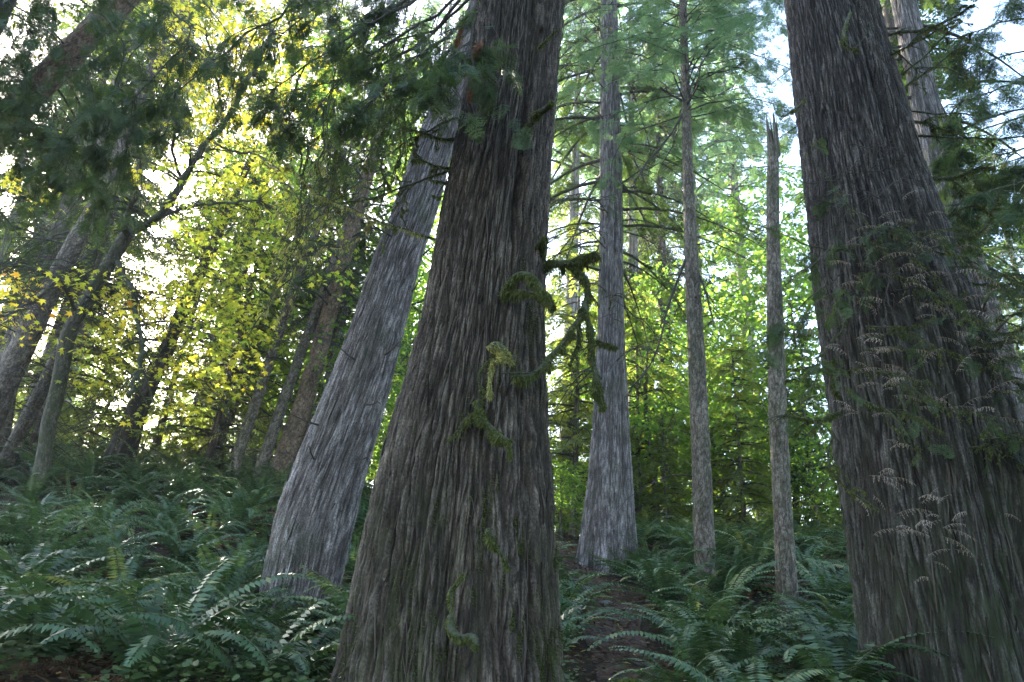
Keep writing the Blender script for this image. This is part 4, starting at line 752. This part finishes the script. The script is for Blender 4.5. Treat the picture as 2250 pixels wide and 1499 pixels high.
def dec_template(h, w_, leafm, nc=120, nper=40, lsz=.12, layers=True, r=.12, v=.5, flat=.25):
    z = np.linspace(-.4, h * .7, 20); P = np.c_[.15 * np.sin(z), .1 * np.cos(z * .7), z]; n = 10; V, Fc = tube(P, r * np.linspace(1, .3, 20), n)
    t = Acc(); a_ = np.tile(np.arange(n) * 2 * math.pi / n, 20); Q = np.stack([np.cos(a_) * r, np.sin(a_) * r, np.repeat(z, n)], -1); t.add(V, Fc, bark_h(Q, 'scale'))
    tm = t.mesh('trunk', [M_mossbark], extra={'bp': Q}, smooth=True)
    c = Acc(); cs = []
    while len(cs) < nc:
        p = R.uniform(-1, 1, 3)
        if p @ p < 1 and noise(p * 2 + h)[()] > -.25: cs.append(p * [w_, w_, h * .48] + [0, 0, h * .56])
    leaf_clusters(c, c, np.array(cs), P[8:], nper, .42, lsz, HEX, lambda q: v + .25 * noise(np.array(q) * .8)[()], .13, flat=flat)
    return tm, c.mesh('crown', [M_twig, leafm])
def put(tpl, name, loc, rz, s, label, cat='tree', group=None):
    o = thing(name, loc, label, cat, group); o.rotation_euler = (0, 0, rz); o.scale = (s,) * 3
    for nm, me in zip(('trunk', 'crown'), tpl):
        c = bpy.data.objects.new(nm, me); COL.objects.link(c); c.parent = o
    return o
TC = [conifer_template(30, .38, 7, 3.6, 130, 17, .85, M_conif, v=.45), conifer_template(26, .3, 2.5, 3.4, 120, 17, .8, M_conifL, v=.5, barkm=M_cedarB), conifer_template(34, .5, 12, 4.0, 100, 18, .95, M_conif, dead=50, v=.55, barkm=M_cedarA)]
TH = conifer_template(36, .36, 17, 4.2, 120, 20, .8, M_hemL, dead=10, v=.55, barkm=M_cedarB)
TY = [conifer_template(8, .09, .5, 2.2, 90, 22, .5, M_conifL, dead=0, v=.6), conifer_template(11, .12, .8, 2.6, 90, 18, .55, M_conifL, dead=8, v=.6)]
TD = [dec_template(9, 2.6, M_dec, 150, 45, .16), dec_template(5, 1.8, M_dec, 110, 36, .12, v=.6), dec_template(13, 3.4, M_dec, 200, 50, .2, v=.65)]
bgt = []
# (column, depth, template, scale, label)
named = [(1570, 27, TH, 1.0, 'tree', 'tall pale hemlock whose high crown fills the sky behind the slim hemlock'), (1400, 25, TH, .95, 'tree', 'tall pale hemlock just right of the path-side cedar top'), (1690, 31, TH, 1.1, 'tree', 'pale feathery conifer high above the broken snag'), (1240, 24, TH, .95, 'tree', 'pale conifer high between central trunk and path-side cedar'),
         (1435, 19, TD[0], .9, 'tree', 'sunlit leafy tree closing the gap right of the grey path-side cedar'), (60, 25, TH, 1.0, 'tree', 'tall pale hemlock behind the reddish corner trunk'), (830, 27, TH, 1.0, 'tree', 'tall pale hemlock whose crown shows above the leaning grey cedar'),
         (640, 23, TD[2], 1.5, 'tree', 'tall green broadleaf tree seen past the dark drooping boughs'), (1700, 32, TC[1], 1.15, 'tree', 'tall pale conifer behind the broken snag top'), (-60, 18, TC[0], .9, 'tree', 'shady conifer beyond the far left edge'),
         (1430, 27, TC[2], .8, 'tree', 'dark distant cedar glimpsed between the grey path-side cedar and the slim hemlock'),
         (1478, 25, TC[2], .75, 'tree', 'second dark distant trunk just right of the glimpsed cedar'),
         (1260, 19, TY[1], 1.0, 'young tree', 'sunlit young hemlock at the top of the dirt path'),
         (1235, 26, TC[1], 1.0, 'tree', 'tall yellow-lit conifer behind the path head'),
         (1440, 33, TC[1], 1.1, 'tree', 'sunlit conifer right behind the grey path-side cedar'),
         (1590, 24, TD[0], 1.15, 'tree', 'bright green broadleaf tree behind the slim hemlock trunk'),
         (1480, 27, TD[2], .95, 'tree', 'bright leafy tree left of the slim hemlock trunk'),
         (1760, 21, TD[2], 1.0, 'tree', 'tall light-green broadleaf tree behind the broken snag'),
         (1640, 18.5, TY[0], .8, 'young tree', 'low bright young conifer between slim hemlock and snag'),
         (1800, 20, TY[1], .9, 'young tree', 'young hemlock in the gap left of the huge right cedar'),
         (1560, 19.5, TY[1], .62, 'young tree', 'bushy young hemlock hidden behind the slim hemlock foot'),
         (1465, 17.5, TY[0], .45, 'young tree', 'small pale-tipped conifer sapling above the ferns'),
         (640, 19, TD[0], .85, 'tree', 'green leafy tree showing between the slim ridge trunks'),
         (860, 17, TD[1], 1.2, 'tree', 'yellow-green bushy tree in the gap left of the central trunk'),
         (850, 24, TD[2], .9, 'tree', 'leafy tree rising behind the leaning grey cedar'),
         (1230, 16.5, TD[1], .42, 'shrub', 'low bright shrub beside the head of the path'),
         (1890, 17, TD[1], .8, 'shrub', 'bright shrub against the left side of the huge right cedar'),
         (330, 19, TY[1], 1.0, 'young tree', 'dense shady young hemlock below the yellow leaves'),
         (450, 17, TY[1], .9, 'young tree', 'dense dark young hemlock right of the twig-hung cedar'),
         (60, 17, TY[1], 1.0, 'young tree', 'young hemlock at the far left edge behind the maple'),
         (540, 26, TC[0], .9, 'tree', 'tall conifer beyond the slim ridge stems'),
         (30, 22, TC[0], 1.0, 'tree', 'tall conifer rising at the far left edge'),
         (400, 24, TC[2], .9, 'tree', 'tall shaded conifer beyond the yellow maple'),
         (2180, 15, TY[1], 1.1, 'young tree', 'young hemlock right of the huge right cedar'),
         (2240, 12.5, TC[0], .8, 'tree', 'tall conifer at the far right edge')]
for px, Y, tp, s, cat, lb in named:
    nm = {'tree': 'broadleaf_tree' if tp in TD else 'conifer_tree', 'young tree': 'young_conifer', 'shrub': 'shrub'}[cat]
    put(tp, nm, gpt(px, Y), R.uniform(0, 6.28), s, lb, cat)
def rowtree(n, Y0, Y1, tps, lb, grp, skip=()):
    for k in range(n):
        Y = R.uniform(Y0, Y1); px = -500 + 3200 * (k + R.rand()) / n
        if any(a0 < px < a1 for a0, a1 in skip): continue
        tp = tps[R.randint(len(tps))]; put(tp, 'conifer_tree' if tp in TC else 'broadleaf_tree', gpt(px, Y), R.uniform(0, 6.28), R.uniform(.8, 1.15), lb, 'tree', grp)
rowtree(11, 28, 38, TC, 'tall conifer standing in the hazy forest behind the ridge', 'conifers behind the ridge', skip=((60, 300), (420, 1330), (1560, 1740)))
rowtree(13, 42, 62, TC + [TD[2]], 'far tree in the bright backlit forest beyond', 'far forest trees', skip=((60, 260), (500, 950), (1560, 1740)))
rowtree(16, 75, 105, TC, 'most distant conifer closing the view through the trees', 'most distant conifers')

for k in range(24):
    Y = R.uniform(19, 34); px = -300 + 2900 * (k + R.rand()) / 24; put(TY[0], 'young_conifer', gpt(px, Y), R.uniform(0, 6.28), R.uniform(.6, 1.1), 'bright young conifer in the understorey beyond the ridge', 'young tree', 'bright young conifers beyond the ridge')
for k in range(20):
    Y = R.uniform(20, 32); put(TD[k % 2], 'broadleaf_tree', gpt(-250 + 2800 * (k + R.rand()) / 20, Y), R.uniform(0, 6.28), R.uniform(.6, 1.0), 'green leafy understorey tree beyond the ridge, among conifer trunks', 'tree', 'understorey leafy trees beyond the ridge')
for k, (x, y) in enumerate([(-7, -3), (-2.5, -7), (3.5, -4.5), (8, -1), (-11, 3), (11, 5), (0, -13), (7, -10), (-8, -11)]):  # unseen conifers added behind the camera to cut sky light on the trunks
    put(TC[2] if k % 2 else TC[0], 'conifer_tree', (x, y, float(ter(x, y))), k * 1.3, .95, 'unseen tall conifer added behind the viewer to block sky light', 'tree', 'unseen trees added to block sky light')
for k, (x, y) in enumerate([(6.2, .8), (5.2, -2.2), (8.5, 3.0)]):  # out-of-view conifers added to darken the right cedar's lower trunk
    put(TY[1], 'young_conifer', (x, y, float(ter(x, y))), k * 2.3, .9, 'unseen young conifer added beside the viewer to darken the huge right cedar', 'young tree', 'unseen young conifers added for shade')
# ------------------------------------------------------------ ferns
def fern_mesh(seed, nf, L0, dead=False):
    r = np.random.RandomState(seed); a = Acc()
    for k in range(nf):
        az = k * 2.399 + r.uniform(-.3, .3); L = L0 * r.uniform(.7, 1.15); el0 = math.radians(r.uniform(48, 82) if not dead else r.uniform(5, 30)); el1 = math.radians(r.uniform(-55, 0) if not dead else r.uniform(-85, -50))
        m = 32; t = np.linspace(0, 1, m + 1); el = el0 + (el1 - el0) * t ** 1.25; sd_ = r.normal(0, .3)
        azt = az + sd_ * t ** 2; st = L / m
        D = np.stack([np.cos(el) * np.cos(azt), np.cos(el) * np.sin(azt), np.sin(el)], -1); P = np.vstack([[0, 0, 0], np.cumsum(D[:-1] * st, 0)]) + [0, 0, .02]
        V, Fc = tube(P[::3], .0032 * np.linspace(1, .3, len(P[::3])), 3); a.add(V, Fc, .5, 1)
        S = nrm(np.cross(D, [0, 0, 1.])); N = np.cross(S, D); tw = r.normal(0, .25); ti = t[3:-1]; wl = .14 * L0 * np.clip((ti + .06) * 5, 0, 1) ** .6 * (1 - ti) ** .55
        v0 = np.clip(r.normal(.5, .2), 0, 1)
        for s in (-1, 1):
            Pd = P[3:-1]; d = S[3:-1] * s * math.cos(tw) + N[3:-1] * (s * math.sin(tw) - .12) + D[3:-1] * .28 + r.normal(0, .06, (len(Pd), 3)) - np.array([0, 0, .25 if not dead else .6])
            V, Fc = diamonds(Pd, d, N[3:-1] + r.normal(0, .15, (len(Pd), 3)), wl * r.uniform(.85, 1.1, len(Pd)), st * 1.0, .3)
            a.add(V, Fc, np.clip(np.repeat(v0 + .12 * r.normal(size=len(Pd)), 4), 0, 1), 0)
    return a.mesh('fronds' if not dead else 'dead_fronds', [M_fern if not dead else M_dead, M_rachis])
FM = [fern_mesh(s, n, 1.0) for s, n in enumerate([12, 15, 18, 13, 20, 16, 11])]
DM = [fern_mesh(s + 50, n, .6, True) for s, n in enumerate([9, 14, 11])]
trunks_xy = [(t['root'].location.x, t['root'].location.y, t['radius'](t['gz'])) for t in TR.values()]
def zone(px, Y):
    side = ('on the bank left of the leaning grey cedar' if px < 600 else 'in the dip between leaning grey cedar and central trunk' if px < 850 else 'behind the central trunk' if px < 1210 else 'along the left edge of the dirt path' if px < 1330 else 'between the path and the slim hemlock' if px < 1560 else 'between slim hemlock and broken snag' if px < 1720 else 'between snag and huge right cedar' if px < 1900 else 'around the foot of the huge right cedar')
    if px < 300: side = 'on the bank at the far left below the mossy maple'
    dep = 'close, large' if Y < 6.8 else 'mid-slope' if Y < 10 else 'upper-slope' if Y < 14 else 'ridge-top small'
    return f'{dep} sword fern {side}'
ferns = []
hero = [(470, 7.3, 1.0), (120, 6.0, 1.1), (240, 7.6, 1.1), (60, 8.4, 1.2), (1450, 11.2, 1.05), (1530, 8.6, 1.0), (1520, 7.2, 1.0), (1560, 6.3, 1.1), (800, 8.9, .8), (585, 7.35, .5), (645, 7.25, .45), (705, 7.3, .5), (740, 7.5, .5), (770, 10, .9), (1235, 9.2, .9), (1225, 7.4, .8), (1600, 10.2, 1.1), (1840, 7.2, .9), (380, 11.5, 1.2), (620, 11.5, 1.0), (100, 11, 1.2), (520, 9.5, 1), (30, 10, 1.2), (1430, 12.6, .8), (1500, 5.4, .8), (1640, 5.9, .9)]
for px, Y, s in hero:
    x = gx(px, Y); ferns.append((x, Y, s))
cand = 0
while len(ferns) < 299 and cand < 30000:
    cand += 1; Y = 4.4 + 10.6 * R.rand() ** .8; s_ = R.uniform(-.84, .80); x = s_ * Y
    if pathdist(x, Y) < .66 or any(math.hypot(x - a0, Y - b0) < rr_ + .22 for a0, b0, rr_ in trunks_xy): continue
    qx, qy = proj([x, Y, float(ter(x, Y)) + .3])
    if 1270 < qx < 1440 and 1290 < qy < 1500 or 1205 < qx < 1300 and 1150 < qy < 1260 or 1680 < qx < 1790 and 1290 < qy < 1500 or 1255 < qx < 1400 and Y < 7.5 or (qx > 1850 and Y < 6.4) or (560 < qx < 790 and 5.8 < Y < 7.9): continue
    dm = .50 + .026 * Y
    if any((x - q[0]) ** 2 + (Y - q[1]) ** 2 < dm * dm for q in ferns): continue
    # keep the bare leafy patches
    if noise(np.array([x * .5, Y * .5, 3.]))[()] < -.45: continue
    ferns.append((x, Y, R.uniform(.8, 1.35)))
for k, (x, Y, s) in enumerate(ferns):
    z = float(ter(x, Y)); px, py = proj([x, Y, z])
    e = .25
    dzx = (float(ter(x + e, Y)) - z) / e; dzy = (float(ter(x, Y + e)) - z) / e
    o = thing('sword_fern', (x, Y, z), zone(px, Y), 'fern', 'sword ferns covering the slope')
    o.rotation_euler = (math.atan(dzy) * .6, -math.atan(dzx) * .6, R.uniform(0, 6.28)); o.scale = (s, s, s * R.uniform(.85, 1.1))
    c = bpy.data.objects.new('fronds', FM[R.randint(len(FM))]); COL.objects.link(c); c.parent = o
    if R.rand() < .8:
        c = bpy.data.objects.new('dead_fronds', DM[R.randint(len(DM))]); COL.objects.link(c); c.parent = o; c.rotation_euler = (0, 0, R.uniform(0, 6))
# the rest of the ferns as one mass beyond, and on the ridge
a = Acc(); n = 0
fv = []
for me in FM[:3]:
    V = np.empty(len(me.vertices) * 3, np.float32); me.vertices.foreach_get('co', V); Lv = np.empty(len(me.loops), np.int32); me.loops.foreach_get('vertex_index', Lv); A_ = np.empty(len(me.vertices), np.float32); me.attributes['v'].data.foreach_get('value', A_)
    fv.append((V.reshape(-1, 3), Lv.reshape(-1, 4), A_))
for k in range(280):
    Y = 13.6 + 12 * R.rand(); x = R.uniform(-.95, .9) * Y
    if pathdist(x, Y) < .6: continue
    V, Fq, A_ = fv[R.randint(3)]; th = R.uniform(0, 6.28); s = R.uniform(.8, 1.3); c_, s__ = math.cos(th), math.sin(th)
    W = np.c_[V[:, 0] * c_ - V[:, 1] * s__, V[:, 0] * s__ + V[:, 1] * c_, V[:, 2]] * s + [x, Y, float(ter(x, Y))]; a.add(W, Fq, np.clip(A_ + .1 * R.normal(), 0, 1))
o = a.build('fern_undergrowth', [M_fern]); tag(o, 'mass of sword ferns thickening along the ridge top', 'undergrowth'); o['kind'] = 'stuff'

# ------------------------------------------------------------ ground cover, litter, stones
a = Acc(); N_ = 16000
Y = 4.4 + 12 * R.rand(N_) ** 1.3; x = R.uniform(-.86, .84, N_) * Y; q = noise(np.c_[x * .9, Y * .9, 0 * x + 9]); keep = (q > -.12) & (pathdist(x, Y) > .5); x, Y = x[keep], Y[keep]; z = ter(x, Y)
for gpx, gY in [(430, 6.4), (620, 7.4), (560, 6.7), (380, 6.0), (480, 6.0), (680, 7.0), (300, 5.5)]:
    c_ = gpt(gpx, gY); x = np.r_[x, c_[0] + R.normal(0, .22, 90)]; Y = np.r_[Y, c_[1] + R.normal(0, .2, 90)]
z = ter(x, Y)
for s_ in range(3):
    n = len(x); P = np.c_[x, Y, z] + R.normal(0, .05, (n, 3)) * [1, 1, .3] + [0, 0, .12 + .05 * s_]; az = R.uniform(0, 6.28, n); D_ = np.c_[np.cos(az), np.sin(az), R.uniform(-.2, .35, n)]; N2 = np.array([0, -.25, 1.]) + R.normal(0, .3, (n, 3))
    S_ = nrm(np.cross(N2, nrm(D_))); D_ = nrm(D_); Nn = np.cross(D_, S_); sz = R.uniform(.03, .075, n)[:, None, None]; T, Fq = HEX if s_ else MT
    VV = P[:, None] + sz * (T[None, :, 0, None] * D_[:, None] + 1.4 * T[None, :, 1, None] * S_[:, None] + T[None, :, 2, None] * Nn[:, None])
    a.add(VV.reshape(-1, 3), (Fq[None] + (np.arange(n) * len(T))[:, None, None]).reshape(-1, Fq.shape[1]), np.repeat(np.clip(R.normal(.5, .22, n), 0, 1), len(T)))
o = a.build('ground_cover', [M_cover]); tag(o, 'low small-leaved plants carpeting the slope between ferns', 'ground cover'); o['kind'] = 'stuff'
a = Acc(); N_ = 26000; Y = 4 + 14 * R.rand(N_) ** 1.2; x = R.uniform(-.86, .86, N_) * Y
pi_ = R.randint(len(pathc), size=5000); Y = np.r_[Y, pathc[pi_, 1] + R.normal(0, .3, 5000)]; x = np.r_[x, pathc[pi_, 0] + R.normal(0, .3, 5000)]; n = len(x)
onp = pathdist(x, Y) < .5; P = np.c_[x, Y, ter(x, Y) + np.where(onp, .055, .028) + R.uniform(0, .02, n)]; az = R.uniform(0, 6.28, n); D_ = np.c_[np.cos(az), np.sin(az), R.normal(0, .2, n)]
kind = R.rand(n) < .55
V, Fq = diamonds(P[kind], D_[kind], np.array([0, -.2, 1.]) + R.normal(0, .35, (kind.sum(), 3)), R.uniform(.03, .09, kind.sum()), R.uniform(.015, .05, kind.sum())); a.add(V, Fq, np.repeat(np.clip(R.normal(.45, .25, kind.sum()), 0, 1), 4))
V, Fq = diamonds(P[~kind], D_[~kind], R.normal(size=((~kind).sum(), 3)), R.uniform(.06, .3, (~kind).sum()), .006); a.add(V, Fq, np.repeat(R.uniform(.1, .7, (~kind).sum()), 4))
o = a.build('leaf_litter', [M_litter]); tag(o, 'brown twigs and fallen leaves scattered over soil and path', 'leaf litter'); o['kind'] = 'stuff'

def stone(px, Y, s, lb, sd_):
    import bmesh
    bm = bmesh.new(); bmesh.ops.create_icosphere(bm, subdivisions=4, radius=1)
    for v in bm.verts:
        p = np.array(v.co); k = 1 + .28 * float(noise(p * 1.2 + sd_)) + .08 * float(noise(p * 4 + sd_)); v.co = Vector(p * k * [s, s * .7, s * .45])
    me = bpy.data.meshes.new('stone'); bm.to_mesh(me); bm.free(); me.materials.append(M_stone)
    for p in me.polygons: p.use_smooth = True
    o = bpy.data.objects.new('stone', me); COL.objects.link(o); g = gpt(px, Y); o.location = (g[0], g[1], g[2] + s * .2 + .03); tag(o, lb, 'stone')
M_stone = simplebark('stone_grey', (.09, .085, .08), (.2, .19, .175), 12)
stone(1332, 9.9, .09, 'grey stone embedded in the dirt path', 1); stone(1280, 10.6, .12, 'grey rock at the left edge of the path beneath ferns', 4)
for px, Y, lb in [(1375, 6.6, 'yellow fallen leaf lying at the bottom of the path'), (1365, 8.6, 'yellow fallen leaf on the middle of the path'), (1302, 9.0, 'orange fallen leaf at the left edge of the path')]:
    g = gpt(px, Y); T, Fq = MT; a = Acc(); a.add((T * [.13, .13, .13]) @ np.array([[.8, .6, 0], [-.6, .8, 0], [0, .3, 1]]) + g + [0, 0, .09], Fq, .8); o = a.build('fallen_leaf', [M_maple]); tag(o, lb, 'leaf')

for pts, Y_, w_, lb in [([(620, 1470), (680, 1445), (740, 1452), (800, 1490)], [5.6, 5.3], 7, 'pale curved stick on the ground beside the central trunk base'), ([(1230, 1290), (1270, 1310), (1300, 1370)], [9.2, 8.4], 8, 'broken branch lying along the left side of the path'),
                       ([(1380, 1440), (1420, 1425), (1470, 1440)], [6.6, 6.4], 6, 'thin brown stick lying on the right side of the path'), ([(380, 1300), (440, 1240), (520, 1210), (560, 1215)], [8.2, 9], 12, 'dead branch lying in the ferns left of the leaning grey cedar'),
                       ([(120, 1150), (220, 1120), (330, 1135)], [10.5, 10.5], 14, 'fallen limb half hidden in ferns on the left bank')]:
    P = smoothline([at(a_, b_, y_) for (a_, b_), y_ in zip(pts, np.linspace(Y_[0], Y_[1], len(pts)))], 8); P[:, 2] = ter(P[:, 0], P[:, 1]) + .09 + .05 * np.abs(noise(P * 2)); P = wobble(P, .03, 3)
    a = Acc(); V, Fc = tube(P, w_ / 2 / F * Y_[0] * np.linspace(1, .4, len(P)), 7, .15); a.add(V, Fc); twiggy(a, P, .006, 5, .35, 3, .1, 1); tag(a.build('fallen_branch', M_twig, smooth=True), lb, 'branch')

# ------------------------------------------------------------ the hazy forest air
a = Acc(); X0, X1, Y0, Y1, Z0, Z1 = -175., 175., -75., 190., -16., 46.
a.add([(X0, Y0, Z0), (X1, Y0, Z0), (X1, Y1, Z0), (X0, Y1, Z0), (X0, Y0, Z1), (X1, Y0, Z1), (X1, Y1, Z1), (X0, Y1, Z1)], [(0, 3, 2, 1), (4, 5, 6, 7), (0, 1, 5, 4), (1, 2, 6, 5), (2, 3, 7, 6), (3, 0, 4, 7)])
hm, t = newmat('forest_air'); pv = nd(t, 'ShaderNodeVolumePrincipled'); pv.inputs['Color'].default_value = (.93, .96, 1, 1); pv.inputs['Density'].default_value = .0010; pv.inputs['Anisotropy'].default_value = .45
t.links.new(pv.outputs[0], nd(t, 'ShaderNodeOutputMaterial').inputs['Volume'])
o = a.build('haze', [hm]); tag(o, 'pale sunlit haze hanging in the forest air', 'haze'); o['kind'] = 'stuff'
